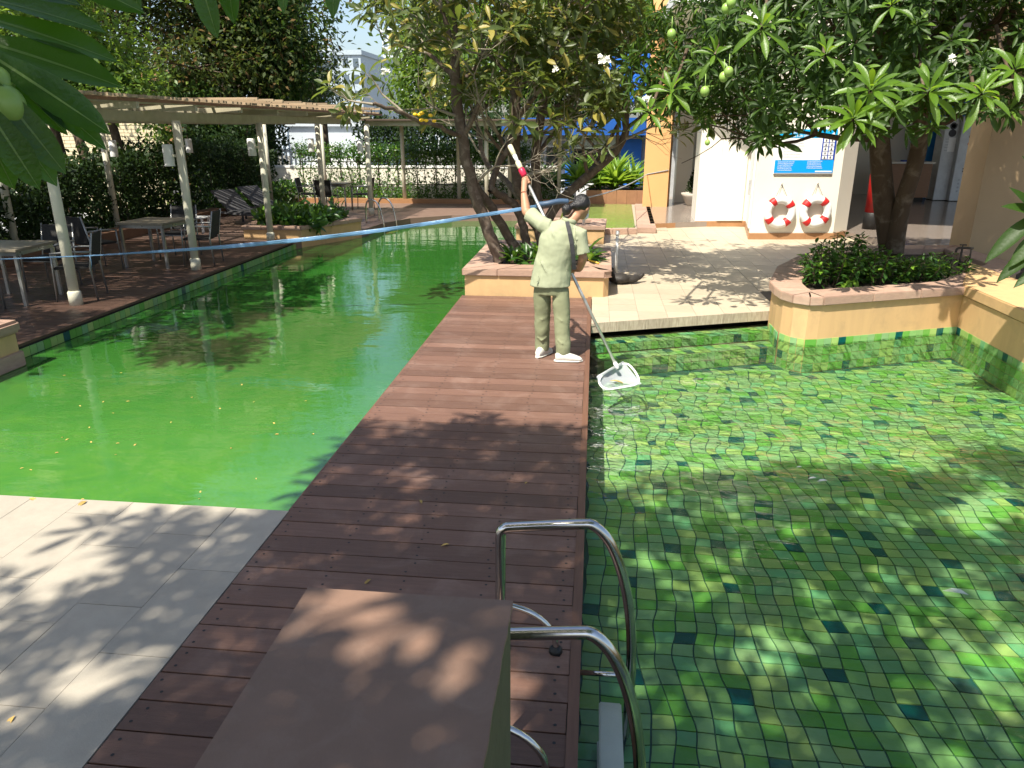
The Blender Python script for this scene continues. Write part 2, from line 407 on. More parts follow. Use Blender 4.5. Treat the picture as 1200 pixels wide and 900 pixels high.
# ================================================================ SETTING
def S(name, mb, mat, parent=None, bevel=0.0, kind='structure'):
    o = mb.build(name, mat, parent, bevel)
    if parent is None: o['kind'] = kind
    return o
m_ground = surf('outer_ground', (0.16, 0.15, 0.13), (0.1, 0.1, 0.08), rough=0.9, scale=1, bump=0.4, bscale=8, rnd=0)
S('ground', MB().box(-900, 900, -900, 1500, -1.6, -1.0), m_ground)
S('car_park', MB().box(-60, -10.6, 5, 60, -1.0, -0.7), surf('asphalt', (0.09, 0.09, 0.09), rough=0.9, scale=30, bump=0.3, rnd=0))

# ---- left pool: opaque green water
WL = -0.16
m_algae, nt, b = new_mat('green_pool_water')
v = coords(nt, (1, 1, 1), 'World')
n1 = noise(nt, v, 0.55, 4, 0.55, 0.8); n2 = noise(nt, coords(nt, (1, 2.2, 1), 'World', (0, 0, 0.4)), 1.3, 5, 0.6, 1.5)
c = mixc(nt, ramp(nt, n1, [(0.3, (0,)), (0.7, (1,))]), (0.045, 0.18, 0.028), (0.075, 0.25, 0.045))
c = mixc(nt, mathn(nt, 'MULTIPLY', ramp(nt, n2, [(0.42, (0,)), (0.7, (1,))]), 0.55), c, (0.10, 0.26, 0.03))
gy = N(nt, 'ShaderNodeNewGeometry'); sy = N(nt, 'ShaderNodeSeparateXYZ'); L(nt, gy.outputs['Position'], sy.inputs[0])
far_dark = N(nt, 'ShaderNodeMapRange'); far_dark.interpolation_type = 'SMOOTHSTEP'; far_dark.inputs['From Min'].default_value = 3.9; far_dark.inputs['From Max'].default_value = 9.5
L(nt, mathn(nt, 'ADD', sy.outputs['Y'], mathn(nt, 'MULTIPLY', n1, 2.0)), far_dark.inputs['Value'])
c = mixc(nt, mathn(nt, 'MULTIPLY', far_dark.outputs[0], 0.85), c, (0.016, 0.088, 0.012))     # far water darkened in the colour, standing for tree shade and reflections
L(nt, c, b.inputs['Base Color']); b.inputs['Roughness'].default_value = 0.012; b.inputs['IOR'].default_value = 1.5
b.inputs['Specular IOR Level'].default_value = 0.95
w1 = noise(nt, coords(nt, (1, 1.6, 1), 'World', (0, 0, 0.3)), 1.6, 2, 0.5, 0.3); w2 = noise(nt, coords(nt, (1, 2.6, 1), 'World'), 7.0, 3, 0.55, 0.2)
h = mathn(nt, 'ADD', w1, mathn(nt, 'MULTIPLY', w2, 0.12))
bp = N(nt, 'ShaderNodeBump'); bp.inputs['Strength'].default_value = 0.13; bp.inputs['Distance'].default_value = 0.05
L(nt, h, bp.inputs['Height']); L(nt, bp.outputs[0], b.inputs['Normal'])
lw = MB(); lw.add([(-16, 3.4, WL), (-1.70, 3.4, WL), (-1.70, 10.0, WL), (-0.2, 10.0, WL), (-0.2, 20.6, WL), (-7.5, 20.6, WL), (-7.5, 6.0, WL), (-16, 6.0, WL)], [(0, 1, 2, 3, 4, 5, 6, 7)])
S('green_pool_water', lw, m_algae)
S('green_pool_basin', MB().box(-16, -0.2, 3.3, 20.7, -0.95, -0.5), m_under)

# ---- right pool basin, mosaic tiles, clear water
WR = -0.17; FZ = -0.50
m_gr2 = surf('pool_grout', (0.015, 0.08, 0.055), rough=0.6, bump=0, rnd=0)
floor2 = S('mosaic_pool_floor', MB().box(-0.02, 4.7, -3.0, 10.2, FZ - 0.4, FZ - 0.008), m_gr2)
pal = [('pale_green_tile', (0.21, 0.40, 0.135), (0.17, 0.35, 0.11)), ('grey_green_tile', (0.21, 0.37, 0.165), (0.17, 0.33, 0.135)),
       ('grass_green_tile', (0.11, 0.33, 0.05), (0.13, 0.34, 0.06)), ('sea_green_tile', (0.13, 0.37, 0.17), (0.15, 0.35, 0.15)),
       ('lime_tile', (0.30, 0.44, 0.13), (0.25, 0.40, 0.11)), ('teal_tile', (0.0, 0.065, 0.065), (0.0, 0.09, 0.075))]
m_tiles = [surf(n_, a, b2, rough=0.35, scale=9, amt=0.8, bump=0.1, bscale=30, rnd=0.14, stain=(0.38, 0.40, 0.19), stain_amt=0.4, stain_scale=1.2, spec=0.3) for n_, a, b2 in pal]
def pick_tile(r):
    x = r.random()
    return 5 if x < 0.06 else 4 if x < 0.2 else 3 if x < 0.33 else 2 if x < 0.55 else 1 if x < 0.77 else 0
def warp(x, y):      # tile rows bent in shape to stand for refraction by the ripples
    a = 0.034 + 0.022 * max(0, min(1, (y - 4.6) / 2.4))
    f = 2.1
    k_ = 0.45 + 0.5 * max(0, min(1, (y - 5.2) / 1.5))
    dx = mnoise.noise((x * f, y * f * 0.75, 3.1)) + k_ * mnoise.noise((x * 5.2, y * 4.6, 9.3))
    dy = mnoise.noise((x * f, y * f, 17.7)) * 0.6 + (k_ - .15) * mnoise.noise((x * 5.0, y * 5, 29.3))
    return x + dx * a * 1.7, y + dy * a * 1.5
TS = 0.106; TJ = 0.0042
def front_y(x):   # where the pool ends towards the terrace and the planter
    return (8.68 + 0.39 * x - 0.62) if x < 2.25 else 8.6 + (x - 2.5) * 0.41
rt = random.Random(5); cand = []
for i in range(0, 43):
    for j in range(-2, 80):
        x = 0.02 + i * TS; y = 0.95 + j * TS
        if x + TS > 4.56 or y + TS > front_y(x): continue
        if y < 1.2 and x < 0: continue
        bi, bj = (i + (j // 4) % 2 * 2) // 4, j // 4; hh = random.Random(bi * 131 + bj * 17 + 5); si, sj = hh.randint(0, 2), hh.randint(0, 2)   # one dark tile in each block of sixteen
        m0 = pick_tile(rt)
        if m0 == 5: m0 = 0
        if (i + (j // 4) % 2 * 2) % 4 == si and j % 4 == sj and hh.random() < .92: m0 = 5
        cand.append((x, y, m0))
def vis_key(t):
    x, y = t[0] + 0.05, t[1] + 0.05
    c_, s_ = math.cos(YAW), math.sin(YAW)
    cx = x * c_ + y * s_; cy = -x * s_ + y * c_; cz = FZ - CAM_H
    f = cy * math.cos(PITCH) - cz * math.sin(PITCH); u = cy * math.sin(PITCH) + cz * math.cos(PITCH)
    px = 600 + 870 * cx / f; py = 450 - 870 * u / f
    inside = (685 < px < 1205 and py < 905)
    return (0 if inside else 1, x * x + y * y)
cand.sort(key=vis_key)
def tile_geo(mb, x, y):
    x0, x1, y0, y1 = x + TJ, x + TS - TJ, y + TJ, y + TS - TJ
    ring = [(x0, y0), ((x0 + x1) / 2, y0), (x1, y0), (x1, (y0 + y1) / 2), (x1, y1), ((x0 + x1) / 2, y1), (x0, y1), (x0, (y0 + y1) / 2)]
    top = [(*warp(*p), FZ) for p in ring]; bot = [(p[0], p[1], FZ - 0.008) for p in top]
    mb.add(top + bot, [tuple(range(8))] + [(i + 8, (i + 1) % 8 + 8, (i + 1) % 8, i) for i in range(8)], False)
for k in range(295):
    x, y, mi = cand[k]; mb = MB(); tile_geo(mb, x, y)
    mesh_obj('mosaic_tile', mb.mesh('mosaic_tile', m_tiles[mi], 0, False), floor2)
mb = MB()
for x, y, mi in cand[295:]:
    mb.cur = mi; tile_geo(mb, x, y)
o = mb.build('mosaic_tiles', m_tiles, floor2); o['kind'] = 'stuff'

# underwater ledges below the terrace
d_ = Vector((1, 0.39)).normalized(); nrm = Vector((-d_.y, d_.x))
def Tp(s, off, z=0):      # s metres along the terrace edge, off metres towards the pool
    p = Vector((0.0, 8.68)) + d_ * s - nrm * off; return (p.x, p.y)
ledge = MB(); ledge.prism([Tp(-0.1, 0.272), Tp(2.6, 0.272), Tp(2.6, -0.1), Tp(-0.1, -0.1)], -0.9, -0.2)
lower = ledge; lower.prism([Tp(-0.1, 0.545), Tp(2.6, 0.545), Tp(2.6, 0.272), Tp(-0.1, 0.272)], -0.9, -0.31)
led = S('pool_entry_ledge', ledge, surf('ledge_brown_edge', (0.13, 0.13, 0.05), rough=0.6, bump=0.1, rnd=0))
for row, (o0, o1, z) in enumerate(((0.02, 0.13, -0.2), (0.145, 0.255, -0.2), (0.29, 0.40, -0.31), (0.41, 0.52, -0.31))):
    me_by = {}
    for i in range(24):
        mb = MB(); s0 = i * 0.108 + 0.01 - 0.05
        mb.prism([Tp(s0, o1), Tp(s0 + 0.1, o1), Tp(s0 + 0.1, o0), Tp(s0, o0)], z - 0.002, z + 0.006)
        mesh_obj('mosaic_tile', mb.mesh('mosaic_tile', m_tiles[pick_tile(rt) if rt.random() > .12 else 5 if rt.random() < .5 else 4], 0, False), led)
# vertical mosaic bands at the waterline
def wall_tiles(name, a, b, z0, rows, parent, off=0.004, pick=None, seed=3, size=0.1):
    rr = random.Random(seed); a = Vector(a); b = Vector(b); dd = b - a; n = max(1, round(dd.length / size)); size2 = dd.length / n; dd.normalize(); nn = Vector((dd.y, -dd.x))
    mb = MB()
    for i in range(n):
        for r in range(rows):
            mb.cur = pick_tile(rr)
            p = a + dd * (i * size2 + 0.003) + nn * off; q = a + dd * ((i + 1) * size2 - 0.003) + nn * off
            zt = z0 - r * size - 0.004; zb = zt - size + 0.008
            p2, q2 = p - nn * 0.01, q - nn * 0.01
            mb.add([(p.x, p.y, zb), (q.x, q.y, zb), (q.x, q.y, zt), (p.x, p.y, zt), (p2.x, p2.y, zb), (q2.x, q2.y, zb), (q2.x, q2.y, zt), (p2.x, p2.y, zt)],
                   [(0, 1, 2, 3), (3, 2, 6, 7), (0, 3, 7, 4), (1, 5, 6, 2)], False)
    o = mb.build(name, m_tiles, parent)
    if parent is None or True: o['kind'] = 'stuff'
    return o

wall_tiles('riser_tiles', Tp(-0.02, 0.272), Tp(2.5, 0.272), -0.195, 1, led, 0.004, seed=51)
wall_tiles('riser_tiles', Tp(-0.02, 0.545), Tp(2.5, 0.545), -0.305, 2, led, 0.004, seed=52)
# clear water sheet with small real waves
m_clear, nt, b = new_mat('clear_pool_water'); nt.nodes.remove(b)
fr = N(nt, 'ShaderNodeFresnel'); fr.inputs['IOR'].default_value = 1.33
gl = N(nt, 'ShaderNodeBsdfGlossy'); gl.inputs['Roughness'].default_value = 0.02
tp = N(nt, 'ShaderNodeBsdfTransparent'); tp.inputs[0].default_value = (0.96, 1.0, 0.95, 1)
mx = N(nt, 'ShaderNodeMixShader'); L(nt, fr.outputs[0], mx.inputs[0]); L(nt, tp.outputs[0], mx.inputs[1]); L(nt, gl.outputs[0], mx.inputs[2])
L(nt, mx.outputs[0], nt.nodes['Material Output'].inputs['Surface'])
g = N(nt, 'ShaderNodeNewGeometry'); sp = N(nt, 'ShaderNodeSeparateXYZ'); L(nt, g.outputs['Position'], sp.inputs[0])
mr = N(nt, 'ShaderNodeMapRange'); mr.inputs['From Min'].default_value = 4.6; mr.inputs['From Max'].default_value = 6.6
mr.inputs['To Min'].default_value = 0.22; mr.inputs['To Max'].default_value = 1.0; L(nt, sp.outputs['Y'], mr.inputs['Value'])
w1 = noise(nt, coords(nt, (1, 1.5, 1), 'World', (0, 0, -0.3)), 6, 3, 0.55, 0.6); w2 = noise(nt, coords(nt, (1, 2, 1), 'World'), 20, 2, 0.5, 0.4)
h = mathn(nt, 'ADD', w1, mathn(nt, 'MULTIPLY', w2, 0.2))
bp = N(nt, 'ShaderNodeBump'); L(nt, mathn(nt, 'MULTIPLY', mr.outputs[0], 0.75), bp.inputs['Strength']); bp.inputs['Distance'].default_value = 0.16
L(nt, h, bp.inputs['Height']); L(nt, bp.outputs[0], gl.inputs['Normal']); L(nt, bp.outputs[0], fr.inputs['Normal'])
cw = MB()
nx, ny = 70, 150; vs = []
for j in range(ny + 1):
    for i in range(nx + 1):
        x = -0.02 + 4.6 * i / nx; y = -3 + 12.9 * j / ny
        amp = 0.002 + 0.010 * max(0, min(1, (y - 4.8) / 2.5)) * max(0, 1 - abs(x - 1.0) / 5)
        vs.append((x, y, WR + amp * (mnoise.noise((x * 2.3, y * 3.4, 1)) + 0.5 * mnoise.noise((x * 5, y * 8, 5)))))
cw.add(vs, [(j * (nx + 1) + i, j * (nx + 1) + i + 1, (j + 1) * (nx + 1) + i + 1, (j + 1) * (nx + 1) + i) for j in range(ny) for i in range(nx)], True)
S('clear_pool_water', cw, m_clear)
S('pool_side_wall', MB().box(-0.12, -0.03, -3.0, 8.7, -0.95, -0.045), m_gr2)
S('pool_bank', MB().box(-1.72, -0.13, -3.0, 10.1, -0.95, -0.05), m_under)

# ---- walkway deck of boards
deck = S('walkway_deck', MB().box(-1.74, -0.05, -0.6, 10.12, -0.05, -0.03), m_under)
def board_mesh(name, x0, x1, w, mat, seed, screws=(0.06, 0.5, 0.94)):
    rr = random.Random(seed); mb = MB(); mb.box(x0, x1, 0.0045, w - 0.0045, -0.028, 0)
    mb.cur = 1
    for fx in screws:
        for sy in (0.25, 0.75):
            X = x0 + (x1 - x0) * (fx + rr.uniform(-.012, .012)); Y = w * sy + rr.uniform(-.008, .008)
            mb.add([(X + 0.0075 * math.cos(a * 1.047), Y + 0.0075 * math.sin(a * 1.047), 0.0012) for a in range(6)], [tuple(range(6))], False)
    return mb.mesh(name, [mat, m_screw])
BW = 0.163
bms = [board_mesh('board', -1.775, -0.035, BW, m_board, s, (0.03, 0.26, 0.5, 0.74, 0.965)) for s in range(5)]
ny_ = int((10.15 + 0.5) / BW)
for i in range(ny_):
    o = mesh_obj('board', bms[i % 5], deck); o.location = (random.uniform(-.003, .003), -0.5 + i * BW, random.uniform(-.0015, .0012))
S('edge_strip', MB().box(-0.034, 0.012, -0.6, 10.15, -0.16, 0.004), m_fascia, deck)
S('edge_strip', MB().box(-1.79, -1.776, 3.86, 10.12, -0.12, -0.004), m_fascia, deck)

# ---- near stone terrace of long pavers
tl = S('paved_terrace', MB().box(-9, -1.78, -1.5, 3.86, -0.9, -0.006), m_grout)
def paver_mesh(poly, z0, z1, mat, j=0.0015, name='paver'):
    cx = sum(p[0] for p in poly) / len(poly); cy = sum(p[1] for p in poly) / len(poly)
    out = []
    for x, y in poly:
        dx, dy = x - cx, y - cy; l = math.hypot(dx, dy); out.append((x - dx / l * j * 1.4, y - dy / l * j * 1.4))
    mb = MB(); mb.prism(out, z0, z1); return mb.mesh(name, mat, 0, False)
PW, PL = 0.335, 0.67
for cidx in range(0, 14):
    x1 = -1.782 - cidx * PW; x0 = x1 - PW
    off = [0.0, 0.33, 0.17, 0.5][cidx % 4]
    for r in range(0, 7):
        y1 = 3.86 if r == 0 else 3.86 - (PL - off) - (r - 1) * PL
        y0 = 3.86 - (PL - off) - r * PL if r else 3.86 - (PL - off)
        if y1 < 1.0 or y1 - y0 < 0.02: continue
        o = mesh_obj('paver', paver_mesh([(x0, y0), (x1, y0), (x1, y1), (x0, y1)], -0.03, random.uniform(-.001, .0012), m_paver), tl)
for e in ('water_edge',):
    wall_tiles('waterline_tile', (-9, 3.862), (-1.8, 3.862), -0.03, 1, tl, -0.004, seed=12)

# ---- left dining deck
dd2 = S('dining_deck', MB().prism([(-13.5, 6.9), (-6.12, 6.9), (-6.2, 14.6), (-6.2, 21), (-13.5, 21)], -0.9, -0.03), m_under)
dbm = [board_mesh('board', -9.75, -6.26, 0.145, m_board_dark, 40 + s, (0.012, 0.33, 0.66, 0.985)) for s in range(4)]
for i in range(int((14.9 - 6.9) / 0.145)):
    o = mesh_obj('board', dbm[i % 4], dd2); o.location = (0, 6.9 + i * 0.145, random.uniform(-.001, .001))
eb = MB(); eb.box(-6.255, -6.11, 0, 2.0, -0.028, 0.001); eb.cur = 1
for k in range(14): eb.add([(-6.18 + 0.012 * math.cos(a * 1.047), 0.1 + k * 0.14 + 0.012 * math.sin(a * 1.047), 0.003) for a in range(6)], [tuple(range(6))], False)
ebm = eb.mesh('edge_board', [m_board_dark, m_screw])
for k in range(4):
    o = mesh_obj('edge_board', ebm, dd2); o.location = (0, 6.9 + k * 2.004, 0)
wall_tiles('waterline_tile', (-6.11, 6.9), (-6.11, 15.0), -0.05, 2, dd2, 0.004, seed=8, size=0.11)
m_farpatio = surf('brown_patio_paving', (0.20, 0.13, 0.10), (0.15, 0.1, 0.08), rough=0.45, scale=3, bump=0.1, rnd=0)
fp = MB()
fp.prism([(-10.5, 14.8), (-6.13, 14.8), (-6.0, 15.4), (-5.3, 16.8), (-5.15, 18.2), (-4.75, 19.3), (-3.8, 20.1), (-2.2, 20.35), (-0.2, 20.3), (-0.2, 24.6), (-10.5, 24.6)], -0.9, -0.002)
S('far_patio', fp, m_farpatio)
S('patio_kerb', MB().bar((-9.9, 23.3, 0.06), (-0.3, 23.6, 0.06), 0.3, 0.14), m_brown_tile)
S('deck_kerb', MB().box(-10.2, -9.78, 6.9, 21, -0.1, 0.2), surf('wooden_kerb', (0.16, 0.085, 0.05), rough=0.6, rnd=0))

# ---- terrace with square tiles, diagonal front edge
e0 = (-0.02, 8.672); e1 = (2.62, 9.702)
TPOLY = [(0.02, 8.688), (2.3, 9.577), (2.3, 9.95), (3.0, 11.6), (4.2, 13.3), (7.5, 13.6), (7.5, 18.5), (-0.3, 18.5), (-0.3, 12.5), (0.02, 12.5)]
ter = S('tiled_terrace', MB().prism(TPOLY, -0.09, -0.005), m_grout)
S('terrace_bank', MB().prism([Tp(0.1, -0.3), Tp(2.7, -0.3), (8, 14), (8, 19), (-0.18, 19), (-0.18, 10)], -0.95, -0.092), m_under)
TT = 0.36; n_obj = 0; rest = MB()
for j in range(0, 28):
    for i in range(-1, 21):
        x0 = -0.12 + i * TT; y0 = 8.66 + j * TT
        poly = [(x0, y0), (x0 + TT, y0), (x0 + TT, y0 + TT), (x0, y0 + TT)]
        poly = clip(poly, e0, e1)
        if x0 < 2.4 and y0 < 12.4 and x0 < 0.02: poly = clip(poly, (0.02, 20), (0.02, 0)) if False else [(max(0.02, p[0]), p[1]) for p in poly]
        if len(poly) < 3 or area(poly) < 0.004: continue
        cx = sum(p[0] for p in poly) / len(poly); cy = sum(p[1] for p in poly) / len(poly)
        if cx > 2.35 and cy < 10.3 + (cx - 2.35) * 1.7: continue
        if cy > 18.3 or cx < -0.28: continue
        z = random.uniform(-.0008, .0012)
        if cy < 14.6 and n_obj < 240:
            mesh_obj('paver', paver_mesh(poly, -0.03, z, m_terr, 0.002), ter); n_obj += 1
        else:
            me = [(x + (cx - x) * 0.012, y + (cy - y) * 0.012) for x, y in poly]; rest.prism(me, -0.03, z)
o = rest.build('far_pavers', m_terr, ter); o['kind'] = 'stuff'
for i in range(7):      # tiles on the face of the terrace edge
    s0 = 0.02 + i * 0.352
    mb = MB(); mb.prism([Tp(s0, 0.014), Tp(s0 + 0.348, 0.014), Tp(s0 + 0.348, -0.005), Tp(s0, -0.005)], -0.118, 0.003)
    mesh_obj('edge_tile', mb.mesh('edge_tile', m_curb), ter)

# ================================================================ PLANTERS AND WALLS
def inset(poly, d):
    n = len(poly); out = []
    for i in range(n):
        a, b2, c2 = Vector(poly[i - 1]), Vector(poly[i]), Vector(poly[(i + 1) % n])
        d1 = (b2 - a).normalized(); d2 = (c2 - b2).normalized()
        n1, n2 = Vector((-d1.y, d1.x)), Vector((-d2.y, d2.x)); m = (n1 + n2)
        m = m / max(0.3, m.dot(n1)); out.append(tuple(b2 + m * d))
    return out
def ringmesh(mb, outer, inner, z0, z1):
    n = len(outer)
    vs = [(*p, z0) for p in outer] + [(*p, z1) for p in outer] + [(*p, z1) for p in inner] + [(*p, z0) for p in inner]
    fs = []
    for i in range(n):
        j = (i + 1) % n
        fs += [(i, j, n + j, n + i), (n + i, n + j, 2 * n + j, 2 * n + i), (2 * n + i, 2 * n + j, 3 * n + j, 3 * n + i), (3 * n + i, 3 * n + j, j, i)]
    mb.add(vs, fs, False)
def planter(name, label, poly, zb, zt, cope_w, cope_t, over=0.03, soil=0.06, stones=0.45, tiles=None, loc=None):
    cx = sum(p[0] for p in poly) / len(poly); cy = sum(p[1] for p in poly) / len(poly)
    t = thing(name, label, 'planter', (cx, cy, zb))
    w = MB(); ringmesh(w, poly, inset(poly, 0.16), zb, zt - cope_t); w.build('wall', m_yellow, t)
    s = MB(); s.prism(inset(poly, 0.15), zb + 0.02, zt - soil); s.build('soil', m_soil, t)
    out = inset(poly, -over); inn = inset(poly, cope_w); n = len(poly)
    for i in range(n):     # the coping is laid in separate stones
        a, b2 = Vector(out[i]), Vector(out[(i + 1) % n]); c2, d2 = Vector(inn[i]), Vector(inn[(i + 1) % n])
        k = max(1, round((b2 - a).length / stones))
        for q in range(k):
            f0, f1 = q / k, (q + 1) / k; g0 = f0 + 0.0025 / max(.1, (b2 - a).length); g1 = f1 - 0.0025 / max(.1, (b2 - a).length)
            P = [a.lerp(b2, g0), a.lerp(b2, g1), c2.lerp(d2, g1), c2.lerp(d2, g0)]
            mb = MB(); mb.prism([tuple(p) for p in P], zt - cope_t, zt + random.uniform(-.001, .001))
            mb.build('coping_stone', m_cope, t, bevel=0.008)
    return t
plC = planter('planter', 'yellow rendered planter with pinkish stone coping at the end of the walkway, holding the frangipani',
              [(-1.76, 10.17), (0.17, 10.17), (0.24, 10.24), (0.27, 12.3), (-1.5, 13.1), (-1.76, 12.8)], -0.6, 0.36, 0.42, 0.09, 0.035, 0.05)
planter('planter', 'second smaller yellow planter with stone coping, just behind the frangipani planter',
        [(-1.55, 15.2), (0.22, 15.2), (0.26, 16.5), (-1.5, 16.6)], -0.6, 0.36, 0.3, 0.08, 0.03)
plR = planter('planter', 'large yellow planter with rounded front corner holding the dark leaved fruit tree',
              [(2.26, 9.5), (2.24, 9.1), (2.26, 8.88), (2.34, 8.7), (2.48, 8.6), (2.62, 8.63), (4.5, 9.42), (5.9, 11.0), (5.9, 12.9), (4.4, 12.7), (3.2, 11.7), (2.6, 10.6)], -0.95, 0.40, 0.34, 0.10, 0.04, 0.09, 0.6)
for a_, b_, s_ in (((2.24, 9.35), (2.24, 8.9), 21), ((2.26, 8.88), (2.34, 8.70), 22), ((2.34, 8.70), (2.48, 8.60), 24), ((2.48, 8.60), (2.62, 8.63), 25), ((2.62, 8.63), (4.5, 9.42), 23)):
    wall_tiles('waterline_tile', a_, b_, -0.1, 4, plR, 0.006, seed=s_)
t = thing('planter', 'low yellow planter with stone coping and leafy ground cover beside the green pool', 'planter', (-6.5, 16.3, 0))
planter_poly = [(-7.3, 15.1), (-6.06, 15.12), (-5.27, 16.75), (-6.2, 17.6), (-7.6, 17.3)]
w = MB(); ringmesh(w, planter_poly, inset(planter_poly, .15), -0.6, 0.2); w.build('wall', m_yellow, t)
s = MB(); s.prism(inset(planter_poly, .14), -0.5, 0.2); s.build('soil', m_soil, t)
out = inset(planter_poly, -.03); inn = inset(planter_poly, .26)
for i in range(5):
    a, b2, c2, d2 = Vector(out[i]), Vector(out[(i + 1) % 5]), Vector(inn[i]), Vector(inn[(i + 1) % 5]); k = max(1, round((b2 - a).length / .5))
    for q in range(k):
        g0, g1 = q / k + .003, (q + 1) / k - .003
        mb = MB(); mb.prism([tuple(a.lerp(b2, g0)), tuple(a.lerp(b2, g1)), tuple(c2.lerp(d2, g1)), tuple(c2.lerp(d2, g0))], 0.2, 0.28); mb.build('coping_stone', m_cope, t, bevel=0.008)
# pier at the pool's left bank
t = thing('pier_block', 'short yellow wall end with stone cap standing in the green pool by the dining deck', 'wall', (-6.6, 6.3, -0.6))
MB().box(-7.9, -5.93, 5.95, 6.88, -0.6, 0.20).build('wall', m_yellow, t, bevel=0.01)
MB().box(-7.9, -5.90, 5.92, 6.90, -0.16, 0.0).build('plinth', m_cope, t, bevel=0.01)
MB().box(-7.9, -5.88, 5.88, 6.92, 0.20, 0.33).build('cap', m_cope, t, bevel=0.03)
# right boundary wall
t = thing('pool_wall', 'low yellow boundary wall with sloping cap along the right side of the clear pool', 'wall', (4.8, 5, -0.9))
MB().prism([(4.52, -3.0), (5.12, -3.0), (5.3, 11.1), (4.5, 9.42)], -0.95, 0.28).build('wall', m_yellow, t)
MB().prism([(4.50, -3.0), (5.14, -3.0), (5.32, 11.12), (4.48, 9.44)], 0.288, 0.42).build('cap', m_yellow, t, bevel=0.012)
wall_tiles('waterline_tile', (4.5, 9.40), (4.52, -1), -0.1, 4, t, 0.006, seed=31)
S('planting_bed', MB().prism([(5.13, -3.0), (12, -3), (12, 12.6), (5.95, 12.6), (5.31, 11.1)], -0.9, 0.2), m_soil)

# ================================================================ RIGHT BUILDING
HZ = 0.12
S('hall_floor', MB().prism([(6.0, 14.3), (14.5, 14.3), (22, 40), (7.6, 40), (5.6, 19), (5.35, 16.9)], -0.9, HZ), m_floor)
S('hall_floor', MB().prism([(1.32, 17.75), (2.44, 18.22), (3.0, 18.4), (3.0, 26), (1.7, 26), (1.5, 22.5)], -0.9, HZ), m_floor)
hj = bpy.data.objects['hall_floor']
def wall_slab(pts, th, z0, z1):   # wall along a polyline, thickness away from the viewer
    mb = MB()
    for a, b2 in zip(pts[:-1], pts[1:]):
        a, b2 = Vector(a), Vector(b2); d2 = (b2 - a).normalized(); n2 = Vector((-d2.y, d2.x)) * th
        mb.prism([tuple(a), tuple(b2), tuple(b2 + n2), tuple(a + n2)], z0, z1)
    return mb
A0 = (2.40, 18.28); A1 = (3.60, 18.44); A2 = (3.27, 16.22); A3 = (5.02, 16.42); A4 = (5.42, 16.85); A5 = (5.6, 17.4)
hall = thing('pool_hall', 'cream walled hall wing behind the terrace with brown tiled skirting and an open passage', 'building', (4, 18, 0))
blk = [A0, A1, A2, A3, A4, A5, (5.75, 19.5), (2.45, 19.5)]
MB().prism(blk, 0.0, 7.0).build('wall', m_cream, hall)
def skirting(a, b2, z0=0.0, z1=0.13, th=0.02, k=None):
    a, b2 = Vector(a), Vector(b2); d2 = (b2 - a); n = k or max(1, round(d2.length / 0.6)); u = d2.normalized(); n2 = Vector((u.y, -u.x)) * th
    for i in range(n):
        p, q = a.lerp(b2, i / n) , a.lerp(b2, (i + 1) / n) - u * 0.004
        mb = MB(); mb.prism([tuple(p + n2), tuple(q + n2), tuple(q), tuple(p)], z0, z1); mb.build('skirting_tile', m_brown_tile, hall)
skirting(A0, A1); skirting((3.60, 18.42), A2); skirting(A2, A3); skirting(A3, A4, k=1)
skirting((1.34, 17.74), A0, 0.0, HZ - 0.004, 0.03)
# narrow white door panel with handle on the chamfered face
dpan = MB(); p0 = Vector((3.585, 18.30)); p1 = Vector((3.31, 16.48)); u = (p1 - p0).normalized(); n2 = Vector((u.y, -u.x)) * 0.03
dpan.prism([tuple(p0 + n2), tuple(p1 + n2), tuple(p1), tuple(p0)], 0.2, 2.25); dr = dpan.build('door', m_white, hall)
hb = MB(); q = p1 - u * 0.25 + n2; hb.bar((q.x - .03, q.y, 0.87), (q.x - .03, q.y, 1.17), 0.03, 0.06); hb.build('handle', m_alu, dr)
MB().prism([(2.9, 18.325), (3.50, 18.405), (3.50, 18.38), (2.9, 18.30)], 0.14, 3.4).build('white_panel', surf('pale_cream_panel', (.76, .72, .62), rough=.6, rnd=0, bump=.03), hall)
# passage walls further back
MB().box(5.9, 10.6, 26.9, 27.1, HZ, 5).build('wall', m_cream, hall)
MB().box(10.55, 15, 27.5, 27.7, HZ, 5).build('wall', m_blue, hall)
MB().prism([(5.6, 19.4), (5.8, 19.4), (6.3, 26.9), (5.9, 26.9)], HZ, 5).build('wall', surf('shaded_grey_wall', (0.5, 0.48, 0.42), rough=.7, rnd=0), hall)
MB().prism([(1.5, 17.0), (14.5, 13.2), (22, 30), (22, 30.5), (1.5, 24.6)], 4.6, 4.9).build('ceiling', m_white, hall)
MB().prism([(2.3, 18.3), (5.9, 16.0), (13, 13.0), (14, 13.6), (3.0, 19.3)], 4.9, 8).build('upper_wall', m_cream, hall)
# big beige column on the right
cA, cB, cC = gr(1108, 309), gr(1129, 321), gr(1330, 318)
colm = MB(); colm.prism([(cA.x, cA.y), (cB.x, cB.y), (cC.x, cC.y), (cC.x + .6, cC.y + 2.5), (cA.x + .9, cA.y + .8)], -0.2, 6)
t = thing('beige_column', 'broad beige rendered column beside the pool wall with a narrow paler side face', 'column', (cB.x, cB.y, 0))
colm.build('shaft', surf('beige_render', (0.46, 0.32, 0.175), (0.42, 0.29, 0.16), rough=0.8, scale=2, bump=0.15, bscale=90, rnd=0, stain=(0.45, 0.33, 0.2), stain_amt=0.3), t)
# orange column
p = at(752, 246, 21.9); q = at(781, 247, 21.7)
t = thing('orange_column', 'square orange column standing on the brown tiled step near the small pool', 'column', (p.x, 21.8, HZ))
MB().prism([(p.x, 21.8), (q.x, 21.72), (q.x + .12, 22.4), (p.x + .1, 22.5)], 0.0, 5.5).build('shaft', m_orange, t)
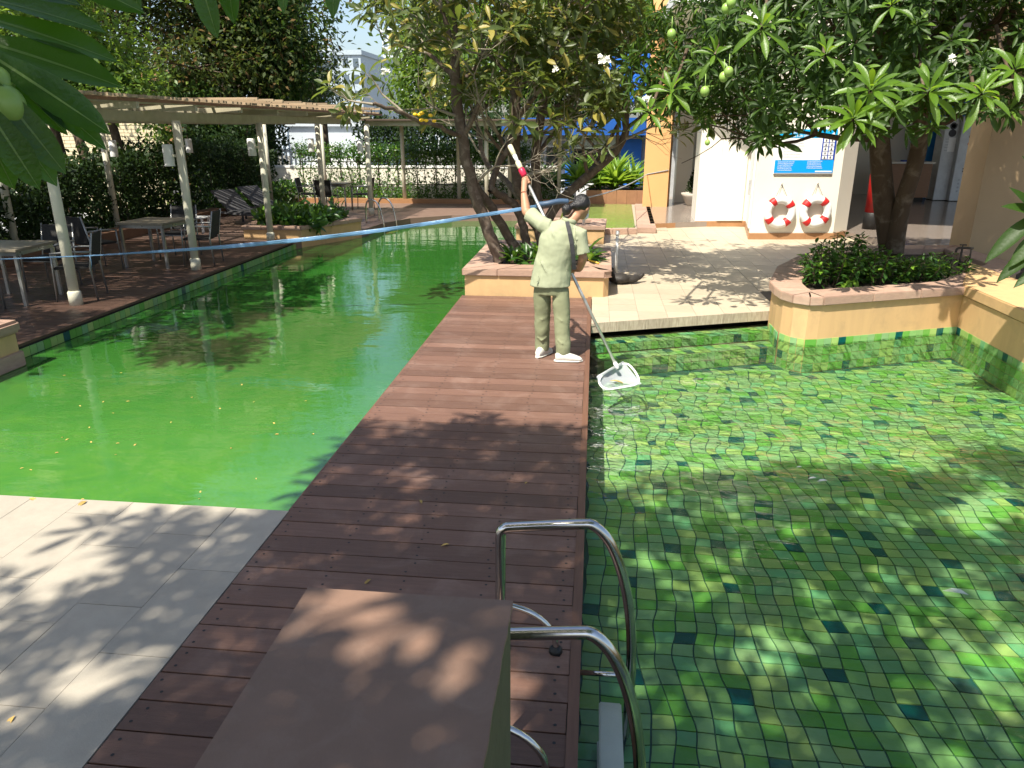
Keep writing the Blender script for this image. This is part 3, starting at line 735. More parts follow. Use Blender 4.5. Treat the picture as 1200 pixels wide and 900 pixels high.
# white column and recess behind
p = at(790, 236, 23.2); q = at(808, 236, 23.2); r_ = at(823, 236, 24.5)
t = thing('white_column', 'white column in the recess behind the orange column', 'column', (p.x, 23.2, 0))
MB().prism([(p.x, 23.2), (q.x, 23.2), (q.x + .3, 23.7), (p.x, 23.7)], 0.0, 5.5).build('shaft', m_cream, t)
t = thing('recess_wall', 'grey shaded wall at the back of the recess behind the potted plant', 'wall', (2.8, 25, 0))
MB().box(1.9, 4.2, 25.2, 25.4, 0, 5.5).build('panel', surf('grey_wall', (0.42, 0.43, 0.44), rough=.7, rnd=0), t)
# ================================================================ BLUE AND WHITE PAVILION AT THE BACK
FY = 27.0
pav = thing('blue_white_pavilion', 'low white pavilion with blue posts and fascia in shade-darkened blue behind the ferns', 'building', (-2, FY, 0))
def fx(px): return at(px, 170, FY).x
m_dark_glass = surf('dark_window_glass', (0.02, 0.025, 0.03), rough=0.08, bump=0, rnd=0, spec=0.6)
m_shutter = surf('white_roller_panel', (0.72, 0.73, 0.75), rough=0.6, bump=0.03, rnd=0.02)
MB().box(-3.9, 3.6, FY + 0.25, FY + 4, -0.3, 2.25).build('wall', m_shutter, pav)
MB().box(-3.2, 3.8, FY - 0.6, FY + 4.2, 2.0, 2.55).build('fascia', surf('shaded_blue_fascia', (.012, .09, .36), rough=.5, rnd=0), pav)  # fascia blue darkened in the colour to stand for its shade
MB().box(0.2, 3.8, FY + 0.6, FY + 4.6, 3.1, 4.6).build('upper_wall', m_blue, pav)
for px0, px1 in ((663, 671), (728, 752), (783, 791), (598, 604)):
    MB().box(fx(px0), fx(px1), FY - 0.05, FY + 0.24, 0.0, 2.215).build('post', m_blue, pav)
for px0, px1, z0, z1 in ((673, 726, 0.5, 1.55), (606, 616, 0.4, 1.6), (640, 660, 0.9, 1.6)):
    w = MB().box(fx(px0), fx(px1), FY + 0.18, FY + 0.27, z0, z1).build('window', m_dark_glass, pav)
    MB().box(fx(px0), fx(px1), FY + 0.12, FY + 0.175, z1, z1 + 0.06).build('frame', m_alu, w)
for px0, px1 in ((673, 699), (701, 726)):
    MB().box(fx(px0), fx(px1), FY + 0.15, FY + 0.24, 1.63, 2.2).build('panel', m_white, pav)

# planting wall in front of it, small shallow pool and stone rim
m_kerbb = surf('brown_kerb_tile', (0.30, 0.15, 0.08), rough=.5, rnd=.05)
S('fern_bed', MB().box(-0.2, 1.6, 23.7, 26.8, -0.3, 0.34), m_soil)
t = thing('bed_wall', 'low brown tiled wall in front of the bright green ferns', 'wall', (0.6, 23.6, 0))
for i in range(6): MB().box(-0.25 + i * 0.31, -0.25 + i * 0.31 + 0.305, 23.5, 23.7, 0, 0.42).build('tile', m_kerbb, t)
sp_ = MB(); sp_.prism([(-0.12, 16.72), (0.95, 16.95), (1.14, 23.4), (-0.2, 23.4)], -0.3, 0.03)
m_small, nt, b = new_mat('small_pool_water')
c = mixc(nt, noise(nt, coords(nt, (1, 1, 1), 'World'), 3, 3), (0.16, 0.26, 0.05), (0.26, 0.34, 0.10)); L(nt, c, b.inputs['Base Color']); b.inputs['Roughness'].default_value = 0.05
bp = N(nt, 'ShaderNodeBump'); bp.inputs['Strength'].default_value = .4; bp.inputs['Distance'].default_value = .03
L(nt, noise(nt, coords(nt, (1, 1, 1), 'World'), 6, 3), bp.inputs['Height']); L(nt, bp.outputs[0], b.inputs['Normal'])
S('small_pool_water', sp_, m_small)
t = thing('stone_rim', 'stone rim around the small shallow pool between planter and orange column', 'pool rim', (1.1, 19, 0))
def rim(a, b2, n, w):
    a, b2 = Vector(a), Vector(b2); u = (b2 - a).normalized(); nn = Vector((-u.y, u.x)) * w
    for i in range(n):
        p, q = a.lerp(b2, i / n), a.lerp(b2, (i + 1) / n) - u * 0.006
        mb = MB(); mb.prism([tuple(p), tuple(q), tuple(q + nn), tuple(p + nn)], 0.0, 0.12); mb.build('stone', m_cope, t, bevel=0.01)
S('patio_strip', MB().box(0.9, 1.7, 17.35, 23.45, -0.5, 0.02), m_curb)
rim((1.40, 16.95), (1.62, 22.6), 9, 0.42); rim((-0.1, 16.55), (0.97, 16.75), 2, 0.22)

# ================================================================ PERGOLA
POST_X = -6.62
perg = thing('pergola', 'long timber slat pergola on cream steel poles over the dining deck', 'pergola', (-8, 14, 0))
posts = [(-6.76, 8.96), (-6.5, 11.6), (-6.6, 14.84), (-7.05, 19.3), (-5.95, 19.9)]
rear = [(-10.3, 12.4), (-10.3, 15.4), (-10.2, 18.3), (-9.3, 21.2), (-8.3, 23.0)]
def pole(x, y, h=2.32, r=0.064, name='pole'):
    mb = MB(); mb.lathe((x, y, 0), [(r, 0.0), (r, h)], 18); mb.build(name, m_polepaint, perg)
    c2 = MB(); c2.lathe((x, y, 0), [(r + .018, 0), (r + .018, 0.17), (r + .002, 0.19)], 18); c2.build('pole_collar', m_polepaint, perg)
for x, y in posts: pole(x, y)
for x, y in rear: pole(x, y)
m_beam = surf('pergola_beam_paint', (0.42, 0.38, 0.27), rough=0.6, rnd=0.06, stain=(0.2, 0.16, 0.1), stain_amt=.3)
m_rust = surf('rust_brown_purlin', (0.26, 0.13, 0.08), rough=0.7, rnd=0.1)
for a, b2 in (((-6.78, 8.0, 2.38), (-6.5, 20.2, 2.38)), ((-10.3, 8.0, 2.38), (-9.4, 20.6, 2.38)), ((-8.5, 8.0, 2.38), (-8.1, 20.4, 2.38))):
    MB().bar(a, b2, 0.10, 0.14).build('beam', m_beam, perg)
for k in range(9):
    y = 8.2 + k * 1.48
    MB().bar((-10.9, y + .15, 2.49), (-5.85, y - .1, 2.49), 0.06, 0.08).build('rafter', m_beam, perg)
for k in range(10):
    x = -10.6 + k * 0.52
    MB().bar((x, 8.0, 2.552), (x + .25, 20.4, 2.552), 0.045, 0.04).build('purlin', m_rust if k % 2 else m_beam, perg)
sl = [None] * 3
for s_ in range(3):
    mb = MB(); mb.box(-10.9, -5.78 + 0.03 * s_, -0.026, 0.026, 0, 0.035); sl[s_] = mb.mesh('slat', m_slat)
for k in range(108):
    o = mesh_obj('slat', sl[k % 3], perg); o.location = Vector((random.uniform(-.03, .03), 7.95 + k * 0.115, 2.575)) - OFF[perg.name]; o.rotation_euler.z = random.uniform(-.003, .003)
for k in range(34):    # loose upper slats seen as a second tier
    o = mesh_obj('slat', sl[k % 3], perg); o.location = Vector((random.uniform(-.15, .25), 12.6 + k * 0.23, 2.65 + random.uniform(-.005, .02))) - OFF[perg.name]; o.rotation_euler.z = random.uniform(-.01, .01)
# small lamps hanging on the poles
def wall_lamp(x, y, z, label, side=-1):
    t = thing('pole_lamp', label, 'lamp', (x, y, z), 'cylindrical lamps fixed to the pergola poles')
    MB().lathe((x + side * 0.2, y, z - 0.16), [(0.075, 0), (0.078, 0.01), (0.078, 0.31), (0.07, 0.33)], 16).build('lamp_shade', m_white, t)
    MB().bar((x + side * 0.13, y, z), (x + side * 0.07, y, z), 0.04, 0.04).build('bracket', m_polepaint, t)
wall_lamp(-6.5, 11.6, 1.8, 'cylindrical cream lamp on the second pergola pole by the green pool')
wall_lamp(-6.6, 14.84, 1.85, 'white cylindrical lamp on the sun striped pole beside the leafy planter')
wall_lamp(-7.05, 19.3, 1.8, 'small cylindrical lamp on the sun striped pole rising behind the leafy planter')
wall_lamp(-5.95, 19.9, 1.75, 'small cylindrical lamp on the pole beside the pool ladder')
wall_lamp(-10.3, 15.4, 1.8, 'cream cylindrical lamp on a rear pole against the dark hedge', 1)
wall_lamp(-10.2, 18.3, 1.8, 'cylindrical lamp on the rear pole behind the sun loungers', 1)
# second flat canopy
t = thing('flat_canopy', 'flat roofed canopy on thin poles behind the far end of the green pool', 'canopy', (-3, 21.5, 0))
MB().prism([(-6.2, 20.6), (-0.6, 21.3), (-0.6, 24.2), (-6.2, 23.6)], 2.28, 2.40).build('roof', m_beam, t)
MB().prism([(-6.35, 20.45), (-0.4, 21.15), (-0.4, 24.4), (-6.35, 23.8)], 2.41, 2.45).build('roof_sheet', surf('dark_roof_sheet', (0.1, 0.07, 0.05), rough=.7, rnd=0), t)
for x, y in ((-3.05, 21.6), (-2.6, 23.5), (-4.2, 23.6), (-1.6, 21.9), (-1.1, 23.9), (-5.9, 23.4)):
    MB().lathe((x, y, 0), [(0.06, 0), (0.06, 2.28)], 12).build('pole', m_polepaint, t)

# ================================================================ FURNITURE ON THE DINING DECK
m_rattan = surf('black_woven_seat', (0.015, 0.014, 0.013), rough=0.7, scale=40, bump=0.6, bscale=90, rnd=0)
m_chair = surf('pale_metal_chair_frame', (0.34, 0.34, 0.33), rough=0.3, metal=0.7, rnd=0)
m_tabletop = surf('grey_wood_tabletop', (0.22, 0.19, 0.14), (0.14, 0.12, 0.09), rough=0.4, stretch=(8, 1, 1), rnd=0)
def make_chair(label):
    t = thing('chair', label, 'chair', (0, 0, 0), 'black woven chairs with metal frames on the dining deck')
    MB().box(-.23, .23, -.22, .22, .425, .455).build('seat', m_rattan, t, bevel=.008)
    mb = MB(); mb.bar((0, .235, .47), (0, .31, .88), .44, .02, (0, 1, 0)); mb.build('backrest', m_rattan, t)
    for s_ in (-1, 1):
        MB().tube([(s_ * .25, -.24, .0), (s_ * .25, -.22, .44), (s_ * .26, -.21, .64)], .013, 6).build('leg', m_chair, t)
        MB().tube([(s_ * .25, .26, .0), (s_ * .245, .23, .45), (s_ * .235, .315, .9)], .013, 6).build('leg', m_chair, t)
        MB().tube([(s_ * .26, -.22, .64), (s_ * .265, 0, .66), (s_ * .25, .27, .65)], .015, 6).build('armrest', m_chair, t)
    MB().tube([(-.25, -.22, .42), (.25, -.22, .42)], .011, 6).build('stretcher', m_chair, t)
    return t
def make_table(label, w=.8, d=.8):
    t = thing('table', label, 'table', (0, 0, 0), 'square dining tables on the deck')
    MB().box(-w / 2, w / 2, -d / 2, d / 2, .71, .745).build('tabletop', m_tabletop, t, bevel=.005)
    MB().box(-w / 2 + .04, w / 2 - .04, -d / 2 + .04, d / 2 - .04, .655, .709).build('apron', m_chair, t)
    for sx in (-1, 1):
        for sy in (-1, 1):
            MB().box(sx * (w / 2 - .05) - .02, sx * (w / 2 - .05) + .02, sy * (d / 2 - .05) - .02, sy * (d / 2 - .05) + .02, 0, .654).build('leg', m_chair, t)
    return t
c0 = make_chair('black chair at the near table with its back to the nearest pole'); c0.location = (-6.98, 9.4, 0); c0.rotation_euler.z = R(-70)
def chair(x, y, rz, label):
    c = copy_tree(c0); c.location = (x, y, 0); c.rotation_euler.z = R(rz); c['label'] = label; return c
t0 = make_table('dining table with grey top beside the nearest pergola pole', .85, .85); t0.location = (-7.75, 9.15, 0); t0.rotation_euler.z = R(4)
chair(-7.75, 8.38, 180, 'black chair in front of the near table, nearest the yellow wall end')
chair(-8.55, 9.2, 90, 'black chair on the hedge side of the near dining table')
chair(-7.8, 9.95, 2, 'black chair pushed in behind the near dining table')
t1 = copy_tree(t0); t1['label'] = 'dining table standing between the first and second pergola poles'; t1.location = (-7.35, 12.0, 0); t1.rotation_euler.z = R(-3)
chair(-8.08, 11.45, 155, 'black chair with broad woven back in front of the middle table')
chair(-6.68, 12.2, -80, 'black chair behind the second pergola pole, pool side of the middle table')
chair(-7.4, 12.75, 0, 'black chair on the far side of the middle dining table')
t2 = copy_tree(t0); t2['label'] = 'dining table in shade near the far end of the deck behind the leafy planter'; t2.location = (-7.4, 21.3, 0)
chair(-8.15, 21.2, 95, 'black chair on the hedge side of the far shaded table')
chair(-6.6, 21.3, -90, 'black chair beside the far shaded table nearest the pool ladder')
chair(-7.4, 20.55, 182, 'black chair in front of the far shaded table')
m_lounge = surf('grey_sling_fabric', (0.07, 0.07, 0.075), rough=0.7, scale=50, bump=.3, bscale=120, rnd=0)
def lounger(x, y, rz, label):
    t = thing('sun_lounger', label, 'sun lounger', (0, 0, 0), 'dark sun loungers under the pergola')
    MB().box(-.32, .32, -.95, .35, .32, .36).build('seat', m_lounge, t, bevel=.01)
    mb = MB(); mb.bar((0, .36, .34), (0, .98, .78), .64, .04, (0, 0, 1)); mb.build('backrest', m_lounge, t)
    for s_ in (-1, 1):
        MB().bar((s_ * .34, -1, .3), (s_ * .34, .95, .3), .03, .05).build('side_rail', m_lounge, t)
        for yy in (-.9, .75): MB().box(s_ * .34 - .02, s_ * .34 + .02, yy - .02, yy + .02, 0, .27).build('leg', m_lounge, t)
    t.location = (x, y, 0); t.rotation_euler.z = R(rz); return t
lounger(-8.2, 17.4, 62, 'dark grey sun lounger with raised back beside the hedge')
lounger(-8.1, 18.7, 66, 'dark grey sun lounger behind the leafy planter, second from the hedge')
t = thing('side_table', 'small low white side table beside the sun loungers', 'table', (-8.9, 16.2, 0))
MB().box(-9.15, -8.65, 16.0, 16.4, .30, .33).build('tabletop', m_white, t, bevel=.005)
for sx in (-9.1, -8.7):
    for sy in (16.05, 16.35): MB().box(sx - .02, sx + .02, sy - .02, sy + .02, 0, .298).build('leg', m_white, t)

# ================================================================ POOL LADDERS
def arc(c, r, a0, a1, n, fx_): return [fx_(c, r, R(a0 + (a1 - a0) * i / n)) for i in range(n + 1)]
def smooth_path(pts, it=3):
    pts = [Vector(p) for p in pts]
    for _ in range(it):
        q = [pts[0]]
        for a, b2 in zip(pts[:-1], pts[1:]): q += [a.lerp(b2, .25), a.lerp(b2, .75)]
        pts = q + [pts[-1]]
    return pts
lad = thing('pool_ladder', 'stainless steel handrail ladder bolted to the walkway edge beside the concrete post', 'pool ladder', (0, 2.5, 0))
def rail(y, top, dx=0.0):
    P = [(-0.345, y, 0.0), (-0.345, y, top - .07), (-0.34, y, top - .01), (-0.28, y, top), (0.0, y, top + .03), (0.05, y, top + .032), (0.13, y, top - .06), (0.20, y, top - .28), (0.235, y, top - .55), (0.235, y, WR - .1), (0.235, y, FZ + .03)]
    P = [Vector(p) for p in P]; return P
for y, top in ((2.74, 0.62), (2.06, 0.60)):
    MB().tube(smooth_path(rail(y, top), 3), 0.0225, 14).build('handrail', m_steel, lad)
    MB().tube(smooth_path([(-0.345, y, .24), (-0.2, y, .20), (-0.12, y, .12), (-0.1, y, .06), (-0.1, y, 0.0)], 2), 0.014, 12).build('brace', m_steel, lad)
    MB().lathe((-0.345, y, 0), [(.045, 0), (.045, .012), (.025, .02)], 18).build('flange', m_steel, lad)
    MB().lathe((-0.1, y, 0), [(.03, 0), (.03, .018), (.018, .03)], 14).build('foot_cap', m_screw, lad)
    MB().tube([(0.012, y, -.1), (0.235, y, -.1)], 0.012, 10).build('stand_off', m_steel, lad)
for z, m_ in ((-0.24, m_white), (-0.46, m_white)):
    MB().box(0.10, 0.2, 2.082, 2.718, z - .015, z + .01).build('step', m_steel if m_ is None else m_, lad, bevel=.006)
lad2 = thing('pool_ladder', 'small steel pool ladder at the far end of the green pool', 'pool ladder', (-5.1, 18.6, 0))
u = Vector((0.75, -0.3, 0)).normalized(); sdv = Vector((0.32, 0.78, 0)).normalized()
for k in range(2):
    b0 = Vector((-5.35, 18.1, 0)) + sdv * 0.5 * k
    MB().tube(smooth_path([b0 - u * .25 , b0 - u * .25 + Vector((0, 0, .45)), b0 - u * .1 + Vector((0, 0, .6)), b0 + u * .15 + Vector((0, 0, .5)), b0 + u * .28 + Vector((0, 0, .1)), b0 + u * .3 + Vector((0, 0, -.5))], 2), .02, 8).build('handrail', m_steel, lad2)
for z in (-0.1, -.3):
    b0 = Vector((-5.35, 18.1, z)) + u * .3; MB().bar(b0, b0 + sdv * .5, .08, .02).build('step', m_steel, lad2)

# ================================================================ FOREGROUND POST (top of the railing pier)
t = thing('concrete_post', 'brown topped square concrete pier standing on the walkway in front of the ladder', 'pier', (-.46, 1.35, 0))
m_box = surf('brown_post_cap', (0.24, 0.145, 0.10), (0.195, 0.12, 0.085), rough=0.55, scale=5, bump=0.12, bscale=60, rnd=0, stain=(0.30, 0.21, 0.16), stain_amt=0.4, stain_scale=7)
m_boxs = surf('dark_green_post_side', (0.13, 0.12, 0.06), (0.09, 0.09, 0.045), rough=0.8, scale=8, bump=0.3, rnd=0)  # shaft darker and greener than the brown cap
MB().box(-.745, -.185, .9, 1.685, 0.001, .985).build('shaft', m_boxs, t, bevel=.006)
mb = MB()   # cap with a slightly chipped right edge
ne = 40; top = []; 
rr = random.Random(2)
right = [(-.180 + rr.uniform(-.002, .0015), .895 + (1.69 - .895) * i / ne) for i in range(ne + 1)]
mb.prism([(-.75, .895)] + right + [(-.75, 1.69)], .986, 1.0); mb.build('cap', m_box, t)

# ================================================================ LITTLE THINGS ON THE RIGHT WALL
def basis(a, b2):
    a, b2 = Vector((*a, 0)), Vector((*b2, 0)); u = (b2 - a).normalized(); n2 = Vector((u.y, -u.x, 0)); return a, u, n2
wa, wu, wn_ = basis(A2, A3)
def wp(s, z, off=0.0): return wa + wu * s + wn_ * off + Vector((0, 0, z))
def wbox(mb, s0, s1, z0, z1, o0, o1):
    P = [wp(s0, z0, o0), wp(s1, z0, o0), wp(s1, z1, o0), wp(s0, z1, o0), wp(s0, z0, o1), wp(s1, z0, o1), wp(s1, z1, o1), wp(s0, z1, o1)]
    mb.add(P, [(0, 1, 2, 3), (7, 6, 5, 4), (0, 4, 5, 1), (1, 5, 6, 2), (2, 6, 7, 3), (3, 7, 4, 0)], False)
    return mb
def flat(name, col, rough=.5): return surf(name, col, rough=rough, bump=0, rnd=0, amt=0, rough_var=0)
m_sb = flat('sign_blue', (0.0, 0.30, 0.80)); m_sh = flat('sign_header_blue', (0.0, 0.36, 0.72)); m_sw = flat('sign_white', (0.78, 0.79, 0.78))
m_sn = flat('sign_navy', (0.01, 0.05, 0.35)); m_sg = flat('sign_grey_print', (0.35, 0.37, 0.4)); m_sk = flat('sign_black_print', (0.02, 0.02, 0.03))
sg = thing('pool_rules_sign', 'blue and white pool rules board with small pictograms, mounted above the lifebuoys', 'sign', tuple(wp(.9, 1.7)))
S0, S1, Z0, Z1 = 0.36, 1.56, 1.33, 2.20
wbox(MB(), S0, S1, Z0, Z1, 0.002, 0.03).build('board', m_sw, sg)
wbox(MB(), S0, S1, Z0 + .02, Z0 + .27, 0.031, 0.034).build('footer_panel', m_sb, sg)
wbox(MB(), S0, S1, Z1 - .17, Z1 - .01, 0.031, 0.034).build('header_panel', m_sh, sg)
wbox(MB(), S1 - .28, S1, Z0 + .272, Z1 - .172, 0.031, 0.034).build('icon_panel', m_sn, sg)
wbox(MB(), S0, S1, Z0 - .0, Z0 + .018, 0.031, 0.036).build('lower_edge', m_sg, sg)
wbox(MB(), S1 - .36, S1 - .02, Z0 + .035, Z0 + .06, 0.036, 0.038).build('white_bar', m_sw, sg)
for r in range(5):
    for c_ in range(2):
        s0 = S1 - .255 + c_ * .12; z0 = Z0 + .285 + r * .082
        ic = wbox(MB(), s0, s0 + .1, z0, z0 + .07, 0.036, 0.038).build('pictogram', m_sw, sg)
        mb = MB(); rr = random.Random(r * 2 + c_)
        wbox(mb, s0 + .04, s0 + .06, z0 + .042, z0 + .058, .0385, .0395); wbox(mb, s0 + .03 + rr.random() * .01, s0 + .065, z0 + .015, z0 + .038, .0385, .0395)
        if (r + c_) % 3 == 0: wbox(mb, s0 + .015, s0 + .085, z0 + .008, z0 + .013, .0385, .0395)
        mb.build('figure_mark', m_sk, ic)
def textobj(s, size, pos, u, n2, mat, parent, name='lettering', bold=0.0, ext=0.0008, align='LEFT'):
    cu = bpy.data.curves.new(name, 'FONT'); cu.body = s; cu.size = size; cu.extrude = ext; cu.offset = bold; cu.align_x = align; cu.resolution_u = 3
    o = bpy.data.objects.new(name, cu); COL.objects.link(o)
    dg = bpy.context.evaluated_depsgraph_get(); me = bpy.data.meshes.new_from_object(o.evaluated_get(dg)); bpy.data.objects.remove(o)
    if me is None or len(me.vertices) == 0: return None
    me.materials.clear(); me.materials.append(mat)
    o = mesh_obj(name, me, parent); z = Vector((0, 0, 1)); x = Vector(u).normalized(); zz = x.cross(z)
    M = Matrix((x, z, zz)).transposed().to_4x4(); M.translation = Vector(pos) - OFF.get(parent.name, Vector((0, 0, 0)))
    o.matrix_basis = M; return o
textobj('ขั้นตอน และการใช้น้ำ', .07, wp(S0 + .3, Z1 - .085, .0365), wu, wn_, m_sw, sg, bold=.001)
textobj('RULES FOR USE OF POOL', .062, wp(S0 + .2, Z1 - .155, .0365), wu, wn_, m_sw, sg, bold=.001)
mb = MB(); mb.add([wp(S1 - .2, Z1 - .14, .0365), wp(S1 - .04, Z1 - .14, .0365), wp(S1 - .06, Z1 - .05, .0365), wp(S1 - .1, Z1 - .09, .0365)], [(0, 1, 2, 3)]); mb.build('logo', m_sw, sg)
thai = ['กรุณาอาบน้ำก่อนลงสระ', 'ห้ามวิ่งหรือกระโดดลงสระ', 'ห้ามนำอาหารและเครื่องดื่ม', 'เด็กต้องมีผู้ปกครองดูแล', 'สวมชุดว่ายน้ำที่เหมาะสม', 'ห้ามสูบบุหรี่บริเวณสระ', 'โปรดรักษาความสะอาด']
for i in range(7): textobj(thai[i], .04, wp(S0 + .16, Z1 - .235 - i * .053, .031), wu, wn_, m_sg, sg)
for i in range(6):
    textobj(thai[(i + 2) % 7], .033, wp(S0 + .06, Z0 + .225 - i * .033, .0365), wu, wn_, m_sw, sg)
    if i < 5: textobj(thai[(i + 4) % 7], .033, wp(S0 + .66, Z0 + .235 - i * .033, .0365), wu, wn_, m_sw, sg)
# lifebuoys
m_buoy = surf('white_lifebuoy_cover', (0.75, 0.75, 0.74), (0.68, 0.68, 0.66), rough=0.6, scale=12, bump=0.5, bscale=14, rnd=0)
m_red = surf('red_band', (0.55, 0.02, 0.02), rough=.5, bump=.05, rnd=0)
m_cord = surf('thin_dark_cord', (0.06, 0.05, 0.04), rough=.8, bump=0, rnd=0)
def lifebuoy(s, z, a0, label):
    c = wp(s, z, 0.08); t = thing('lifebuoy', label, 'lifebuoy', tuple(c), 'red and white lifebuoys hanging on the cream wall')
    def tor(a_0, a_1, R1, r, n, mat, name, bump=0.0):
        rows = []; rr = random.Random(int(a_0 * 7) + 3)
        for i in range(n + 1):
            a = a_0 + (a_1 - a_0) * i / n; rad = wu * math.cos(a) + Vector((0, 0, 1)) * math.sin(a)
            rr2 = r * (1 + bump * rr.uniform(-1, 1)); rows.append((c + rad * R1, rr2, rr2 * .95, rad, wn_))
        mb = MB(); mb.rings(rows, 16, abs(a_1 - a_0) < 6); return mb.build(name, mat, t)
    tor(0, 2 * math.pi, .25, .082, 48, m_buoy, 'ring', .05)
    for k in range(4):
        a = R(a0 + 90 * k); tor(a - .2, a + .2, .25, .087, 5, m_red, 'band')
    h = wp(s, z + .56, .02)
    mb = MB(); mb.tube([c + Vector((0, 0, .29)) - wu * .12, h, c + Vector((0, 0, .29)) + wu * .12], .006, 5); mb.build('cord', m_cord, t)
    mb = MB(); mb.tube([h - wn_ * .02, h + wn_ * .02], .012, 8); mb.build('hook', m_alu, t)
lifebuoy(0.56, 0.57, 38, 'white lifebuoy with red bands, hanging on the door side under the rules board')
lifebuoy(1.30, 0.58, 52, 'white lifebuoy with red bands and bunched cover, hanging beside the dark shrubs')
# red canister, reception counter, kiosks
p = gr(1019, 272, HZ); 
t = thing('red_bin', 'tall red canister with black base standing in the passage behind the fruit tree trunk', 'canister', (6.15, 17.6, HZ))
cx_, cy_ = 6.06, 17.3
MB().lathe((cx_, cy_, HZ), [(.17, 0), (.17, .35), (.16, .36)], 22).build('base', flat('black_plastic', (.015, .015, .015)), t)
MB().lathe((cx_, cy_, HZ), [(.165, .361), (.165, 1.16), (.15, 1.19), (.05, 1.2)], 22).build('body', surf('red_plastic', (.36, .012, .01), rough=.35, bump=0, rnd=0), t)
a, b2 = gr(1042, 238, HZ), gr(1090, 236, HZ)
t = thing('reception_counter', 'brown wooden reception counter in the passage', 'counter', (a.x, a.y, HZ))
m_wood = surf('brown_laminate', (0.22, 0.11, 0.05), (0.17, 0.085, 0.04), rough=.45, stretch=(1, 1, 4), bump=.05, rnd=0)
yb = 24.2; x0, x1 = at(1036, 215, yb).x, at(1089, 215, yb).x
MB().box(x0, x1 - .12, yb, yb + .8, HZ, HZ + .12).build('plinth', m_under, t)
MB().box(x0, x1, yb - .02, yb + .8, HZ + .121, 1.22).build('front_panel', m_wood, t)
MB().box(x0 - .05, x1 + .05, yb - .07, yb + .85, 1.221, 1.27).build('worktop', surf('counter_top', (.5, .47, .4), rough=.3, rnd=0), t)
def laptopish(): pass
t = thing('notice_holder', 'small acrylic notice holder standing on the reception counter', 'holder', (x1 - .5, yb + .2, 1.27))
MB().box(x1 - .8, x1 - .3, yb + .15, yb + .35, 1.271, 1.31).build('tray', m_sn, t); MB().box(x1 - .58, x1 - .5, yb + .2, yb + .22, 1.311, 1.55).build('sheet', m_sw, t)
def kiosk(px0, px1, pxm, ytop, ybot, Y, label, kind):
    a0, a1 = at(px0, ybot, Y).x, at(px1, ybot, Y).x; zt = 2.55
    t = thing('info_cabinet', label, 'cabinet', (a0, Y, HZ))
    MB().box(a0, a1, Y, Y + .55, HZ + .02, zt).build('body', surf('cabinet_white', (.55, .58, .60), rough=.4, bump=0, rnd=0), t, bevel=.01)
    MB().box(a0 + .02, a1 - .02, Y + .03, Y + .5, HZ, HZ + .018).build('base', m_under, t)
    X = Vector((1, 0, 0)); w = a1 - a0
    def disc(cx, cz, r, mat, nm='emblem'):
        mb = MB(); mb.add([(cx + r * math.cos(i * .3927), Y - .004, cz + r * math.sin(i * .3927)) for i in range(16)] + [(cx + r * math.cos(i * .3927), Y - .001, cz + r * math.sin(i * .3927)) for i in range(16)], [tuple(range(16))] + [(i, (i + 1) % 16, 16 + (i + 1) % 16, 16 + i) for i in range(16)], False); mb.build(nm, mat, t)
    if kind == 0:
        disc(a0 + w * .5, 2.28, .10, m_sk); disc(a0 + w * .5, 2.28, .06, m_sw); disc(a0 + w * .5, 2.08, .11, m_sk)
        MB().box(a0 + w * .35, a0 + w * .8, Y - .005, Y - .001, 1.55, 1.95).build('poster', m_sw, t)
        for i in range(5): MB().box(a0 + w * .15, a0 + w * .75, Y - .004, Y - .001, 1.9 - i * .08, 1.92 - i * .08).build('print_line', m_sg, t)
    else:
        for dx in (-.1, 0, .1): disc(a0 + w * .36 + dx, 2.33, .055, m_sk)
        disc(a0 + w * .34, 1.98, .07, m_sk); disc(a0 + w * .34, 1.78, .07, m_red)
        MB().box(a0 + w * .62, a0 + w * .95, Y - .012, Y - .001, 1.2, 2.4).build('screen', m_sn, t)
        for i in range(2): MB().box(a0 + w * .25, a0 + w * .5, Y - .004, Y - .001, .98 + i * .07, 1.02 + i * .07).build('print_line', m_sk, t)
        for i in range(4):
            disc(a0 + w * .2, .42 + i * .11, .03, m_sg); MB().box(a0 + w * .3, a0 + w * .8, Y - .004, Y - .001, .41 + i * .11, .43 + i * .11).build('print_line', m_sg, t)
kiosk(1094, 1112, 0, 0, 228, 24.6, 'narrow white cabinet with round black emblems beside the counter', 0)
kiosk(1113, 1150, 0, 0, 228, 24.4, 'white cabinet with navy display and red emblem, partly behind the beige column', 1)
x0 = at(1090, 150, 25.5).x
t = thing('blue_partition', 'blue partition panel behind the white cabinets in the passage', 'partition', (x0, 25.5, HZ))
MB().box(x0, x0 + 3.5, 25.4, 25.5, HZ, 4.0).build('panel', flat('partition_blue', (.01, .16, .42)), t)
# tap on the wall corner
tp0 = at(1126, 300, 10.9); t = thing('garden_tap', 'dark metal garden tap on short pipes at the corner of the yellow wall', 'tap', (tp0.x, 10.9, .42))
zt = tp0.z
MB().tube([(tp0.x, 10.9, .40), (tp0.x, 10.9, .64)], .014, 8).build('pipe', m_cord, t)
MB().tube([(tp0.x + .13, 10.92, .40), (tp0.x + .13, 10.92, .66)], .012, 8).build('pipe', m_cord, t)
MB().tube(smooth_path([(tp0.x + .15, 10.92, .64), (tp0.x - .02, 10.9, .65), (tp0.x - .08, 10.88, .64), (tp0.x - .09, 10.87, .59)], 2), .016, 8).build('spout', m_cord, t)
MB().tube([(tp0.x - .04, 10.9, .69), (tp0.x + .05, 10.9, .69)], .01, 6).build('handle', m_cord, t)
MB().tube([(tp0.x, 10.9, .65), (tp0.x, 10.9, .69)], .008, 6).build('stem', m_cord, t)
